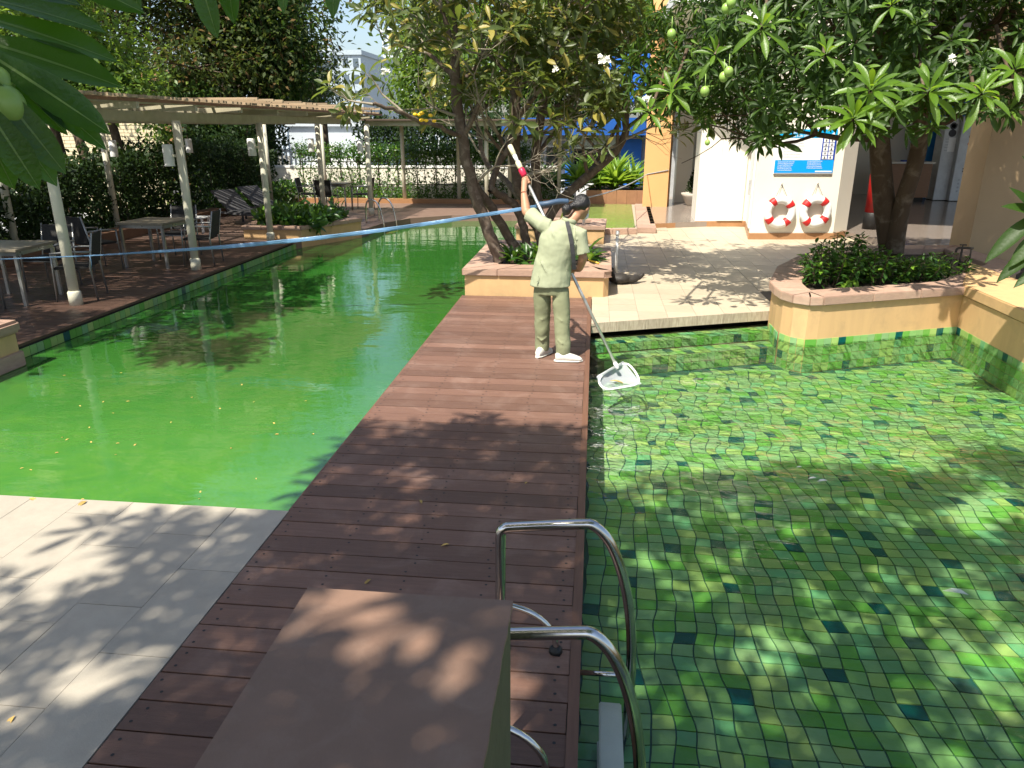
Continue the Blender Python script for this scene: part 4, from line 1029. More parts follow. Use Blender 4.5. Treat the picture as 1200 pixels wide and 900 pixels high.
# potted plant
p = at(812, 238, 22.3)
t = thing('potted_plant', 'small conical shrub in a pale bowl pot in the recess beside the white column', 'plant', (p.x, 22.3, HZ))
MB().lathe((p.x, 22.3, HZ), [(.16, 0), (.2, .04), (.32, .26), (.36, .34), (.33, .35), (.30, .30)], 24).build('pot', surf('pale_pot', (.5, .45, .38), rough=.7, rnd=0), t)
rr = np.random.RandomState(3); K = 500; hh = rr.rand(K); ang = rr.rand(K) * 6.28; rad = .24 * (1 - hh) ** .8 * np.sqrt(rr.rand(K))
pos = np.stack([p.x + rad * np.cos(ang), 22.3 + rad * np.sin(ang), HZ + .34 + hh * .6], 1); dd_ = np.stack([np.cos(ang), np.sin(ang), np.full(K, .8)], 1)
o = mesh_obj('foliage', leaf_mesh('foliage', T_SMALL, pos, dd_, rr.randn(K, 3) * .5 + [0, 0, 1], np.full(K, .09), m_hedge), t); o['kind'] = 'stuff'
# black pouch lying by the planter, PVC pipe
t = thing('black_bag', 'crumpled black sack lying on the pale tiles beside the frangipani planter', 'bag', (.5, 11.2, 0))
m_sack = surf('black_sack', (0.03, 0.025, 0.022), rough=.6, scale=8, bump=.8, bscale=12, rnd=0)
mb = MB(); mb.ell((.42, 11.15, .08), (.16, .14, .085)); mb.ell((.31, 11.2, .12), (.06, .07, .12)); mb.ell((.56, 11.2, .065), (.16, .11, .065)); mb.tube([(.60, 11.2, .07), (.72, 11.25, .085), (.79, 11.28, .14)], [.055, .045, .03], 10)
fuse(mb, 'sack', m_sack, t, .018, 3)
t = thing('plastic_pipe', 'short upright white plastic pipe on the tiles beside the planter', 'pipe', (.385, 11.87, 0))
MB().lathe((.385, 11.87, 0), [(.022, 0), (.022, .62)], 12).build('pipe', m_white, t); MB().lathe((.385, 11.87, .62), [(.03, 0), (.03, .07), (.02, .075)], 12).build('cap', m_white, t)
t = thing('plastic_pipe', 'short white plastic pipe standing on the rear planter near the worker head', 'pipe', (-.2, 15.5, .36))
MB().lathe((-.19, 15.4, .36), [(.03, 0), (.03, .36)], 12).build('pipe', m_white, t); MB().lathe((-.19, 15.4, .72), [(.04, 0), (.04, .05), (.02, .055)], 12).build('cap', m_white, t)
# twig with yellow tip on the coping
t = thing('pruning_saw', 'yellow handled tool lying on the planter coping behind the worker', 'tool', (-.05, 11.2, .37))
MB().tube([(.1, 10.7, .378), (-.05, 10.95, .385)], .012, 6).build('handle', surf('yellow_handle', (.7, .45, .05), rough=.5, rnd=0, bump=0), t)
mb = MB(); mb.tube([(-.05, 10.95, .385), (-.25, 11.2, .42), (.1, 11.3, .40)], .03, 6); mb.build('blade', m_sack, t)

# ================================================================ BLUE BARRIER TAPE
m_tape = surf('blue_plastic_tape', (0.10, 0.22, 0.38), (0.16, 0.30, 0.46), rough=.35, scale=20, stretch=(.2, 4, 4), bump=.6, bscale=10, rnd=0, spec=.6)
def ribbon(pts, ws, mat, parent, name='tape', th=.004):
    mb = MB(); pts = [Vector(p) for p in pts]; vs = []; n = len(pts)
    for i, p in enumerate(pts):
        tw = .35 * math.sin(i * .9) ; w = ws[i] if isinstance(ws, list) else ws
        up = Vector((0, math.sin(tw), math.cos(tw)))
        for k, (h_, o_) in enumerate(((-1, 0), (-.5, .006), (0, -.004), (.5, .006), (1, 0))):
            vs.append(p + up * (h_ * w) + Vector((0, o_ + (.003 if (i + k) % 2 else 0), 0)))
    fs = [(i * 5 + k, i * 5 + k + 1, (i + 1) * 5 + k + 1, (i + 1) * 5 + k) for i in range(n - 1) for k in range(4)]
    mb.add(vs, fs, True); o = mb.build(name, mat, parent)
    so = o.modifiers.new('s', 'SOLIDIFY'); so.thickness = th; return o
t = thing('barrier_tape', 'long sagging blue plastic tape stretched from the nearest pole across the green pool', 'tape', (-6.4, 8.95, .75))
P0, P1 = at(98, 300, 8.9), at(640, 240, 9.9)
pts = [P0.lerp(P1, i / 48) - Vector((0, 0, .10 * math.sin(math.pi * i / 48))) for i in range(49)]
ws = [0.008 + .023 * min(1, i / 16) - .005 * max(0, (i - 30) / 18) for i in range(49)]
ribbon(pts, [w_ * .85 for w_ in ws], m_tape, t)
P2 = at(-30, 305, 8.6); ribbon([P0.lerp(P2, i / 8) for i in range(9)], .008, m_tape, t)
k0 = at(105, 301, 8.88); ribbon([k0, k0 + Vector((.01, 0, -.05)), k0 + Vector((.0, 0, -.13))], [.012, .02, .028], m_tape, t, 'loose_end')
t = thing('barrier_tape', 'thin grey cord running from the frangipani trunk to the orange column', 'cord', (0, 10, 1.3))
P3 = at(642, 240, 9.95); P4 = Vector((1.45, 21.78, 1.0)); pts = [P3.lerp(P4, i / 20) - Vector((0, 0, .12 * math.sin(math.pi * i / 20))) for i in range(21)]
MB().tube(pts + [Vector((2.02, 21.70, 1.12))], .012, 6).build('cord', surf('grey_cord', (.35, .37, .4), rough=.6, rnd=0, bump=0), t)
t = thing('tape_bundle', 'dark knotted end of the tape wound round the frangipani trunk', 'tape', tuple(P1))
mb = MB(); mb.tube(smooth_path([P1 + Vector((-.12, .0, 0)), P1 + Vector((.02, -.06, .02)), P1 + Vector((.16, .0, .05)), P1 + Vector((.28, .05, .04))], 2), .035, 8); mb.build('knot', surf('dark_blue_tape', (.05, .09, .16), rough=.5, rnd=0), t)
# ================================================================ THE WORKER
m_skin = surf('skin', (0.42, 0.22, 0.13), (0.36, 0.18, 0.10), rough=.5, scale=5, bump=.05, rnd=0)
m_hair = surf('black_hair', (0.012, 0.010, 0.010), rough=.3, scale=3, stretch=(30, 30, 4), bump=.6, bscale=10, rnd=0, spec=.6)
m_shirt = surf('khaki_green_shirt', (0.32, 0.345, 0.225), (0.28, 0.305, 0.20), rough=.85, scale=5, bump=.25, bscale=260, rnd=0)
m_trous = surf('khaki_green_trousers', (0.22, 0.235, 0.135), (0.19, 0.205, 0.115), rough=.85, scale=5, bump=.25, bscale=260, rnd=0)
m_shoe = surf('white_shoe', (0.62, 0.60, 0.54), (0.5, 0.48, 0.42), rough=.6, scale=12, bump=.1, rnd=0)
m_strap = flat('black_strap', (.03, .03, .032), .7)
wk = thing('person', 'person in pale khaki uniform with black shoulder strap, back turned, raising a skimmer pole', 'person', (-.35, 7.2, 0))
V = Vector
shL, shR = V((-.475, 7.24, 1.325)), V((-.125, 7.19, 1.255))
hand_L = at(613, 204, 7.56); pole_top = at(597, 170, 7.72); pole_bot = at(722, 428, 7.10)
def on_pole(py):
    best = min((abs((450 - 0) * 0 + 0) + abs(_py(pole_top.lerp(pole_bot, t / 400)) - py), t) for t in range(401)); return pole_top.lerp(pole_bot, best[1] / 400)
def _py(p):
    c_, s_ = math.cos(YAW), math.sin(YAW); cy = -p.x * s_ + p.y * c_; cz = p.z - CAM_H
    f = cy * math.cos(PITCH) - cz * math.sin(PITCH); u_ = cy * math.sin(PITCH) + cz * math.cos(PITCH); return 450 - 870 * u_ / f
hand_L = on_pole(212); hand_R = on_pole(316)
elL = V((-.655, 7.40, 1.43)); wrL = V((-.690, 7.50, 1.60)); elR = V((-.085, 7.17, 1.03)); wrR = V((-.115, 7.27, .90))
hipL, hipR = V((-.475, 7.24, .80)), V((-.295, 7.20, .80)); knL, knR = V((-.475, 7.26, .44)), V((-.275, 7.17, .44)); anL, anR = V((-.475, 7.30, .085)), V((-.255, 7.13, .085))
head = V((-.115, 7.33, 1.485)); neck = V((-.215, 7.255, 1.36))
bd = MB()
bd.rings([(V((-.385, 7.215, .78)), .155, .10, (1, -.15, 0), (.15, 1, 0)), (V((-.375, 7.21, .95)), .135, .09, (1, -.15, 0), (.15, 1, 0)), (V((-.335, 7.215, 1.12)), .15, .10, (1, -.2, 0), (.2, 1, 0)),
          (V((-.30, 7.22, 1.27)), .165, .095, (.95, -.15, -.2), (.2, 1, 0)), (V((-.265, 7.235, 1.34)), .10, .07, (.95, -.15, -.2), (.2, 1, 0))])
bd.tube([V((-.27, 7.23, 1.29)), neck, V((-.15, 7.30, 1.43))], [.06, .052, .052], 14)
hd = V((.50, .70, -.50)).normalized()   # where the face points
hx = hd.cross(V((0, 0, 1))).normalized(); hz = hx.cross(hd).normalized()
HM = Matrix((hx, hd, hz)).transposed()
bd.ell(head, (.072, .092, .105), 18, 12, HM)
bd.ell(head + HM @ V((0, .035, -.055)), (.05, .055, .05), 14, 9, HM)     # jaw
bd.ell(head + HM @ V((0, .098, -.015)), (.012, .02, .02), 10, 6, HM)      # nose
for s_ in (-1, 1): bd.ell(head + HM @ V((s_ * .074, .0, -.012)), (.009, .02, .028), 10, 6, HM)   # ears
def limb(mb, a, b2, c, ra, rb, rc, seg=14): mb.tube([a, a.lerp(b2, .4), a.lerp(b2, .85), b2, b2.lerp(c, .15), b2.lerp(c, .5), c], [ra, ra * .97, rb * 1.02, rb, rb * 1.05, (rb + rc) / 2 * 1.08, rc], seg)
limb(bd, shL, elL, wrL, .054, .045, .031); limb(bd, shR, elR, wrR, .052, .043, .030)
limb(bd, hipL, knL, anL, .075, .05, .035); limb(bd, hipR, knR, anR, .075, .05, .035)
bodyo = fuse(bd, 'body', m_skin, wk, .0085, 4)
def hand(w, c, pd, back, name):   # a palm and five fingers closed round the pole
    mb = MB(); pd = V(pd).normalized(); out = (w - c); out = (out - pd * out.dot(pd)).normalized(); side = pd.cross(out)
    palm = c + out * .030
    mb.tube([w, w.lerp(palm, .6), palm], [.029, .030, .032], 12)
    mb.ell(palm, (.042, .016, .034), 14, 9, Matrix((pd, out, side)).transposed())
    for k in range(4):
        o_ = c + pd * (-.031 + .0205 * k); ln = (.9, 1.0, .97, .8)[k]; P = []
        for a in (0, 45, 95, 150, 215, 265):
            a2 = R(a * ln); P.append(o_ + (out * math.cos(a2) + side * math.sin(a2)) * .026)
        mb.tube(P, [.0095, .010, .0095, .009, .0085, .007], 8)
    P = [palm + pd * .03 - side * .01, c + pd * .045 - side * .024, c + pd * .035 - side * .030 - out * .01, c + pd * .02 - side * .02 - out * .022]
    mb.tube(P, [.012, .011, .010, .008], 8)
    return fuse(mb, name, m_skin, wk, .0038, 2)
pd = (pole_top - pole_bot).normalized()
hand(wrL, hand_L, pd, 0, 'hand'); hand(wrR, hand_R, -pd, 0, 'hand')
# hair: cap, bun, mask
hb = MB(); hb.ell(head + HM @ V((0, -.022, .026)), (.083, .092, .098), 20, 12, HM); hb.ell(head + HM @ V((0, -.07, -.005)), (.06, .05, .06), 14, 9, HM)
hb.ell(V((-.255, 7.23, 1.475)), (.048, .048, .055), 14, 9); hb.tube([head + HM @ V((-.01, -.08, .0)), V((-.235, 7.24, 1.49))], [.035, .03], 12); hb.tube([V((-.27, 7.225, 1.46)), V((-.285, 7.21, 1.41))], [.03, .008], 8)
fuse(hb, 'hair', m_hair, wk, .008, 3)
mk = MB(); mk.ell(head + HM @ V((0, .075, -.05)), (.056, .035, .042), 14, 9, HM); fuse(mk, 'face_mask', m_white, wk, .006, 2)
MB().tube([head + HM @ V((.07, .0, .0)), head + HM @ V((.073, .04, -.03)), head + HM @ V((.055, .08, -.05))], .0025, 5).build('mask_loop', m_white, wk)
# shirt
sh = MB()
X1 = V((1, -.16, 0)).normalized(); Y1 = V((.16, 1, 0)).normalized(); X2 = V((.96, -.13, -.2)).normalized()
sh.rings([(V((-.400, 7.205, .745)), .205, .138, X1, Y1), (V((-.392, 7.205, .82)), .196, .135, X1, Y1), (V((-.378, 7.205, .95)), .182, .122, X1, Y1), (V((-.352, 7.205, 1.08)), .180, .122, X1, Y1),
          (V((-.325, 7.21, 1.18)), .187, .122, X2, Y1), (V((-.302, 7.22, 1.27)), .180, .112, X2, Y1), (V((-.275, 7.232, 1.335)), .125, .088, X2, Y1), (V((-.245, 7.245, 1.365)), .07, .065, X2, Y1)], 26)
sh.tube([shL + V((.05, 0, -.02)), shL, shL.lerp(elL, .5), shL.lerp(elL, .78)], [.085, .078, .074, .080], 16)
sh.tube([shR + V((-.04, 0, 0)), shR, shR.lerp(elR, .5), shR.lerp(elR, .86)], [.082, .078, .072, .080], 16)
# cloth folds
for (a, b2, r_) in ((V((-.52, 7.12, 1.05)), V((-.40, 7.075, .85)), .010),
                    (V((-.24, 7.08, .92)), V((-.27, 7.07, .77)), .009), (V((-.50, 7.09, .90)), V((-.52, 7.09, .77)), .009), (V((-.40, 7.115, 1.30)), V((-.30, 7.10, 1.12)), .010), (V((-.15, 7.11, 1.22)), V((-.20, 7.085, 1.05)), .009)):
    sh.tube([a, a.lerp(b2, .3) + V((0, -.008, 0)), a.lerp(b2, .7) + V((0, -.008, 0)), b2], [r_ * .3, r_ * .75, r_ * .75, r_ * .3], 8)
sho = fuse(sh, 'shirt', m_shirt, wk, .0085, 4)
ds = sho.modifiers.new('d', 'DISPLACE'); tx = bpy.data.textures.new('cloth', 'CLOUDS'); tx.noise_scale = .14; tx.noise_depth = 2; ds.texture = tx; ds.strength = .022; ds.mid_level = .5
co = MB(); rows = []
for i in range(13):
    a = 2 * math.pi * i / 12; rows.append((V((-.228, 7.25, 1.372)) + X2 * .062 * math.cos(a) + Y1 * .06 * math.sin(a), .010, .022, (X2 * math.cos(a) + Y1 * math.sin(a)), V((0, .1, 1))))
co.rings(rows, 8, False); co.build('collar', m_shirt, wk)
# trousers
tr = MB()
tr.rings([(V((-.392, 7.21, .84)), .165, .115, X1, Y1), (V((-.39, 7.215, .74)), .172, .125, X1, Y1), (V((-.388, 7.22, .66)), .165, .12, X1, Y1)], 22)
for h_, k_, a_, s_ in ((V((-.478, 7.235, .68)), knL, anL, -1), (V((-.292, 7.195, .68)), knR, anR, 1)):
    tr.tube([h_ + V((0, 0, .05)), h_, h_.lerp(k_, .5), k_, k_.lerp(a_, .5), a_ + V((0, 0, .06)), a_ + V((0, 0, -.03))], [.082, .088, .088, .080, .076, .074, .070], 18)
    for q in range(2):
        z = .40 - q * .22 + (.02 if s_ > 0 else 0); c0_ = k_.lerp(a_, (.44 - z) / .36 if z < .44 else 0)
        tr.tube([V((c0_.x - .05, c0_.y - .066, z + .03)), V((c0_.x, c0_.y - .082, z)), V((c0_.x + .055, c0_.y - .06, z - .035 * s_))], [.005, .009, .005], 7)
tro = fuse(tr, 'trousers', m_trous, wk, .009, 3)
ds = tro.modifiers.new('d', 'DISPLACE'); ds.texture = tx; ds.strength = .020; ds.mid_level = .5
def shoe(a, ang):
    mb = MB(); f = V((math.cos(R(ang)), math.sin(R(ang)), 0)); s_ = V((-f.y, f.x, 0)); Z = V((0, 0, 1)); o_ = V((a.x, a.y, 0))
    mb.rings([(o_ + f * -.085 + Z * .045, .030, .040, s_, Z), (o_ + f * -.05 + Z * .055, .040, .052, s_, Z), (o_ + f * 0 + Z * .058, .043, .055, s_, Z), (o_ + f * .06 + Z * .046, .046, .044, s_, Z), (o_ + f * .12 + Z * .036, .047, .034, s_, Z), (o_ + f * .165 + Z * .028, .034, .024, s_, Z), (o_ + f * .185 + Z * .022, .012, .012, s_, Z)], 16)
    o = fuse(mb, 'shoe', m_shoe, wk, .007, 3)
    so = MB(); so.rings([(o_ + f * -.098 + Z * .012, .02, .010, s_, Z), (o_ + f * -.06 + Z * .012, .043, .011, s_, Z), (o_ + f * .06 + Z * .012, .048, .011, s_, Z), (o_ + f * .14 + Z * .012, .047, .011, s_, Z), (o_ + f * .19 + Z * .012, .015, .010, s_, Z)], 14); so.build('sole', m_shoe, o)
shoe(V((-.475, 7.27, 0)), 62); shoe(V((-.245, 7.10, 0)), 5)
# strap across the back, with small bag in front
sp = [V((-.245, 7.155, 1.375)), V((-.235, 7.125, 1.34)), V((-.215, 7.088, 1.27)), V((-.195, 7.072, 1.18)), V((-.178, 7.070, 1.08)), V((-.172, 7.078, 1.0)), V((-.165, 7.095, .93))]
mb = MB(); vs = []
for i, p in enumerate(sp):
    w_ = .019
    for dx, dy in ((-w_, .0), (w_, .006), (w_, .016), (-w_, .010)): vs.append(p + V((dx, dy - .026, dx * .1)))
n_ = len(sp); mb.add(vs, [(i * 4 + k, i * 4 + (k + 1) % 4, (i + 1) * 4 + (k + 1) % 4, (i + 1) * 4 + k) for i in range(n_ - 1) for k in range(4)] + [(0, 1, 2, 3), (n_ * 4 - 1, n_ * 4 - 2, n_ * 4 - 3, n_ * 4 - 4)], False)
st_o = mb.build('shoulder_strap', m_strap, wk)
# ---- skimmer
sk = thing('pool_skimmer', 'long aluminium pole with red grip and white leaf net dipping into the clear pool', 'pool skimmer', tuple(pole_bot))
dirp = (pole_bot - pole_top).normalized(); Lp = (pole_bot - pole_top).length
def pp(t): return pole_top + dirp * t
m_cr = surf('cream_plastic', (.72, .66, .45), rough=.5, bump=0, rnd=0)
MB().tube([pp(.22), pp(Lp)], .0155, 12).build('pole', m_alu, sk)
MB().tube([pp(0), pp(.012), pp(.10), pp(.11)], [.018, .026, .026, .018], 12).build('end_grip', m_cr, sk)
MB().tube([pp(.105), pp(.19)], .020, 12).build('sleeve', m_white, sk)
MB().tube([pp(.18), pp(.19), pp(.25), pp(.26)], [.02, .027, .027, .022], 12).build('joint_collar', m_cr, sk)
MB().tube([pp(.26), pp(.27), pp(.335), pp(.345)], [.024, .032, .032, .024], 12).build('red_grip', surf('red_grip', (.65, .02, .07), rough=.4, rnd=0, bump=0), sk)
# net head: a trapezoid frame lying on the water
n0 = gr(699, 442, -.10); n1 = gr(731, 424, -.06); n2 = gr(742, 431, -.10); n3 = gr(752, 450, -.15); n4 = gr(707, 458, -.175)
hc = pole_bot + dirp * .03
fr_ = [n4, n0, gr(702, 438, -.085), n0.lerp(n1, .55), n1, n2, n3, n3.lerp(n4, .1), n4.lerp(n3, .1), n4, n0]
mb = MB(); mb.tube(smooth_path([n4.lerp(n3, .5), n4.lerp(n0, .02), n0, n1, n2, n3, n4.lerp(n3, .5)], 3), .012, 8); mb.build('net_frame', m_white, sk)
mb = MB(); a = gr(697, 447, -.1); P = [n0, n1, gr(727, 420, -.03), gr(712, 428, -.03)]
mb.add([n0 + V((0, 0, .012)), n1 + V((0, 0, .012)), n1.lerp(hc, .55) + V((0, 0, .025)), n0.lerp(hc, .45) + V((0, 0, .025)), n0 - V((0, 0, .012)), n1 - V((0, 0, .012)), n1.lerp(hc, .55) + V((0, 0, .0)), n0.lerp(hc, .45)], [(0, 1, 2, 3), (7, 6, 5, 4), (0, 4, 5, 1), (1, 5, 6, 2), (2, 6, 7, 3), (3, 7, 4, 0)], False)
mb.build('net_bracket', m_white, sk, bevel=.004)
MB().tube([hc - dirp * .06, hc + dirp * .01], .02, 10).build('socket', m_white, sk)
m_net, nt, b = new_mat('white_net_mesh'); tpn = N(nt, 'ShaderNodeBsdfTransparent'); mxn = N(nt, 'ShaderNodeMixShader'); mxn.inputs[0].default_value = .42
b.inputs['Base Color'].default_value = (.6, .64, .68, 1); b.inputs['Roughness'].default_value = .6
L(nt, tpn.outputs[0], mxn.inputs[1]); L(nt, b.outputs[0], mxn.inputs[2]); L(nt, mxn.outputs[0], nt.nodes['Material Output'].inputs['Surface'])
quad = [n4, n0, n1, n3]; vs = []; G = 12; c_ = (n4 + n0 + n1 + n3) / 4
for j in range(G + 1):
    for i in range(G + 1):
        u_, v_ = i / G, j / G; p = (quad[0].lerp(quad[3], u_)).lerp(quad[1].lerp(quad[2], u_), v_)
        k = math.sin(math.pi * u_) * math.sin(math.pi * v_); p = p - V((0, 0, .055 * k ** .6 + .012 * mnoise.noise((u_ * 5, v_ * 5, 2)) * k)); vs.append(p)
mb = MB(); mb.add(vs, [(j * (G + 1) + i, j * (G + 1) + i + 1, (j + 1) * (G + 1) + i + 1, (j + 1) * (G + 1) + i) for j in range(G) for i in range(G)], True); mb.build('net_bag', m_net, sk)
dl = bpy.data.objects.new('caught_leaf', one_leaf('caught_leaf', T_MANGO, m_dry)); COL.objects.link(dl)
dl.location = c_.lerp(n0, .35) + V((.0, 0, -.03)); dl.rotation_euler = (0, 0, R(-80)); dl.scale = (.16,) * 3; tag(dl, 'brown dry leaf caught in the white skimmer net', 'leaf')

# ================================================================ FRANGIPANI
rs = random.Random(11)
fr_t = thing('frangipani_tree', 'many stemmed frangipani tree with sparse leathery leaves in the central planter', 'tree', (-1.0, 11.3, .3))
fm = MB(); tips = []
def stem(pts, r0, r1, Y0=None):
    P = [at(px, py, Y) if py < 400 else V((px, py, Y)) for px, py, Y in pts]; P = smooth_path(P, 2); n = len(P)
    for i in range(1, n - 1): P[i] = P[i] + V((rs.uniform(-.012, .012),) * 3)
    fm.tube(P, [r0 + (r1 - r0) * i / (n - 1) for i in range(n)], 10, False); return P
sA = stem([(586, 306, 10.75), (578, 285, 10.75), (566, 255, 10.75), (553, 215, 10.75), (541, 165, 10.7), (536, 120, 10.7), (533, 70, 10.6)], .095, .07)
sB = stem([(610, 300, 11.2), (598, 282, 11.2), (583, 255, 11.1), (566, 232, 10.95), (556, 214, 10.8)], .075, .06)
sC = stem([(640, 292, 11.5), (632, 268, 11.5), (618, 240, 11.5), (606, 215, 11.5), (603, 170, 11.5), (605, 120, 11.5), (603, 70, 11.5)], .11, .07)
sC2 = stem([(618, 300, 11.4), (615, 270, 11.4), (608, 245, 11.4), (592, 232, 11.2), (575, 222, 11.0)], .07, .05)
sD = stem([(632, 292, 11.6), (640, 262, 11.6), (652, 240, 11.7), (672, 220, 11.8), (700, 197, 11.9), (722, 178, 12.0), (735, 155, 12.0), (731, 125, 12.0)], .085, .05)
sE = stem([(638, 285, 11.8), (630, 240, 11.8), (626, 190, 11.8), (634, 140, 11.8), (640, 95, 11.8)], .085, .06)
sF = stem([(575, 225, 11.0), (582, 195, 11.2), (597, 172, 11.3), (602, 152, 11.4)], .05, .04)
sG = stem([(541, 160, 10.7), (520, 150, 10.2), (490, 142, 9.8), (462, 128, 9.5), (437, 122, 9.3)], .035, .02)
sH = stem([(664, 228, 11.8), (690, 205, 12.2), (710, 170, 12.4), (725, 145, 12.5)], .04, .03)
sI = stem([(620, 242, 11.6), (585, 205, 12.4), (566, 190, 12.8), (560, 150, 13)], .05, .035)
for P, r, dep, ln in ((sA, .05, 4, .62), (sC, .055, 4, .62), (sE, .05, 4, .6), (sD, .04, 3, .5), (sF, .035, 3, .5), (sI, .035, 3, .5), (sH, .03, 3, .42)):
    for q in range(2 if dep > 3 else 1): grow(fm, P[-1], (P[-1] - P[-4]).normalized() + V((rs.uniform(-.3, .3), rs.uniform(-.4, .2), .1)), ln, r * .85, dep, tips, .75, .12, (3, 3), 6, .78, rs)
for P, i0, dv, dep, r in ((sA, 18, (.6, -.3, .7), 3, .04), (sC, 16, (-.5, -.6, .7), 3, .045), (sC, 20, (.7, -.5, .5), 4, .045), (sC, 22, (.2, .8, .6), 3, .04), (sE, 14, (.8, -.3, .5), 4, .045), (sE, 18, (-.4, .5, .8), 3, .04),
                          (sD, 16, (-.2, -.4, .9), 3, .035), (sD, 22, (.1, -.3, 1), 3, .03), (sD, 26, (.7, 0, .6), 3, .03), (sA, 23, (.8, .2, .5), 4, .035), (sC, 24, (-.8, .1, .5), 4, .035), (sE, 22, (.9, .2, .3), 4, .035), (sC, 18, (.9, -.2, .3), 4, .035), (sD, 20, (-.8, -.3, .6), 3, .03), (sF, 8, (-.5, -.4, .6), 3, .03), (sA, 24, (-.6, .5, .7), 4, .04), (sC, 12, (.1, -.8, .5), 2, .035), (sE, 10, (.6, .6, .5), 3, .04), (sE, 20, (.3, -.8, .6), 3, .04)):
    i0 = min(i0, len(P) - 2); grow(fm, P[i0], V(dv), .52, r, dep, tips, .75, .1, (2, 3), 6, .78, rs)
for P, i0, dv in ((sA, 20, (-.6, -.8, .3)), (sA, 25, (.3, -.9, .4)), (sB, -2, (.7, -.7, .6)), (sC, 14, (.8, -.7, .4)), (sC, 17, (-.8, -.5, .3)), (sC, 21, (.2, -1, .3)), (sE, 12, (.7, -.7, .3)), (sE, 16, (-.3, -1, .4)), (sE, 19, (.9, -.2, .3)),
                  (sD, 18, (-.6, -.8, .3)), (sD, 24, (.8, -.5, .3)), (sD, 28, (-.5, -.6, .6)), (sF, 10, (.1, -.9, .4)), (sI, 10, (-.7, .3, .5)), (sH, 8, (.8, .1, .4)), (sC, 23, (.8, .6, .4)), (sA, 26, (-.5, .6, .5)), (sE, 23, (.5, -.7, .5))):
    i0 = min(i0, len(P) - 2); grow(fm, P[i0], V(dv), .46, .024, 4, tips, .8, .06, (2, 3), 6, .8, rs)
grow(fm, sG[-1], (-1, -.1, .15), .3, .016, 1, tips, .7, .1, (2, 3), 5, .8, rs); grow(fm, sG[12], (-.6, 0, .6), .35, .018, 1, tips, .7, .1, (2, 2), 5, .8, rs)
fm.build('trunk', [m_bark, m_twig], fr_t)
me_pl = one_leaf('leaf', T_PLUM, m_plum)
near = []; lv = []
for i, (p, d) in enumerate(tips):
    if p.z < 2.05 + .1 * rs.random() and p.x > -2.6 and rs.random() < .9: continue
    if p.z < 2.6 and p.x > -2.6 and rs.random() < .5: continue
    if rs.random() < .46: continue
    for l_ in rosette(p, d + V((0, 0, .3)), rs.randint(5, 8), rs.uniform(.19, .29), (30, 95), rs=rs): lv.append(l_)
lv.sort(key=lambda l_: (l_[0] - V((0, 0, 2.2))).length if l_[0].z < 3.9 else 99 + l_[0].z)
for l_ in lv[:200]: leaf_obj('leaf', me_pl, *l_, fr_t)
K = lv[200:]
for k in range(190):     # the upper crown, above the frame
    p = V((rs.uniform(-3.2, 2.4), rs.uniform(9.2, 13.6), rs.uniform(3.9, 5.2)))
    if ((p.x + .5) / 2.8) ** 2 + ((p.y - 11.4) / 2.2) ** 2 < 1: K += rosette(p, V((0, 0, 1)), 7, rs.uniform(.2, .28), (30, 95), rs=rs)
o = mesh_obj('foliage', leaf_mesh('foliage', T_PLUM, [k[0] for k in K], [k[1] for k in K], [k[2] for k in K], [k[3] for k in K], m_plum), fr_t); o['kind'] = 'stuff'
print('frangipani tips', len(tips), 'leaves', len(lv))
def flower_cluster(c, parent, r=.05, n=7, seed=0, name='flower_cluster'):
    rr = random.Random(seed); mb = MB()
    for k in range(n):
        p = V(c) + V((rr.uniform(-r, r), rr.uniform(-r, r), rr.uniform(-r, r) * .7)); ax = V((rr.uniform(-.6, .6), rr.uniform(-1, -.2), rr.uniform(-.2, 1))).normalized(); x = ax.orthogonal().normalized(); y = ax.cross(x)
        for q in range(5):
            a = q * 1.2566; dd3 = (x * math.cos(a) + y * math.sin(a)); s3 = ax.cross(dd3)
            mb.add([p, p + dd3 * .018 + s3 * .011 + ax * .006, p + dd3 * .034 + ax * .008, p + dd3 * .018 - s3 * .011 + ax * .006], [(0, 1, 2, 3)], True)
    return mb.build(name, m_petal, parent, kind='stuff')
flower_cluster(at(708, 68, 9.6), fr_t, .07, 12, 1); flower_cluster(at(650, 80, 10.2), fr_t, .04, 4, 2); flower_cluster(at(452, 84, 9.2), fr_t, .04, 6, 3)
# blossoms of the small yellow kind, low branch
yb_ = MB()
for k in range(9):
    p = at(497 + rs.uniform(-12, 12), 137 + rs.uniform(-5, 5), 9.7); yb_.ell(p, (.03, .02, .02), 6, 4)
yb_.build('yellow_blossom', flat('yellow_petal', (.8, .5, .02)), fr_t)

# ================================================================ SEA MANGO TREE (right)
rs = random.Random(23)
TB = V((4.45, 11.7, .3))
mg = thing('fruit_tree', 'dense dark leaved tree with round green fruits and twin trunks in the large planter', 'tree', tuple(TB))
fm = MB(); tips = []
def st2(pts, r0, r1):
    P = smooth_path([at(*p) if p[1] > 60 or p[1] < 60 and len(p) == 3 else p for p in pts], 2); n = len(P)
    fm.tube(P, [r0 + (r1 - r0) * (i / (n - 1)) ** .8 for i in range(n)], 14, False); return P
a1 = st2([(1045, 300, 11.6), (1040, 265, 11.6), (1035, 230, 11.6), (1032, 190, 11.6), (1030, 150, 11.6), (1033, 100, 11.6), (1036, 40, 11.5)], .17, .12)
a2 = st2([(1048, 296, 11.45), (1052, 265, 11.45), (1060, 230, 11.4), (1072, 195, 11.4), (1079, 160, 11.4), (1080, 120, 11.3), (1095, 50, 11.2)], .13, .10)
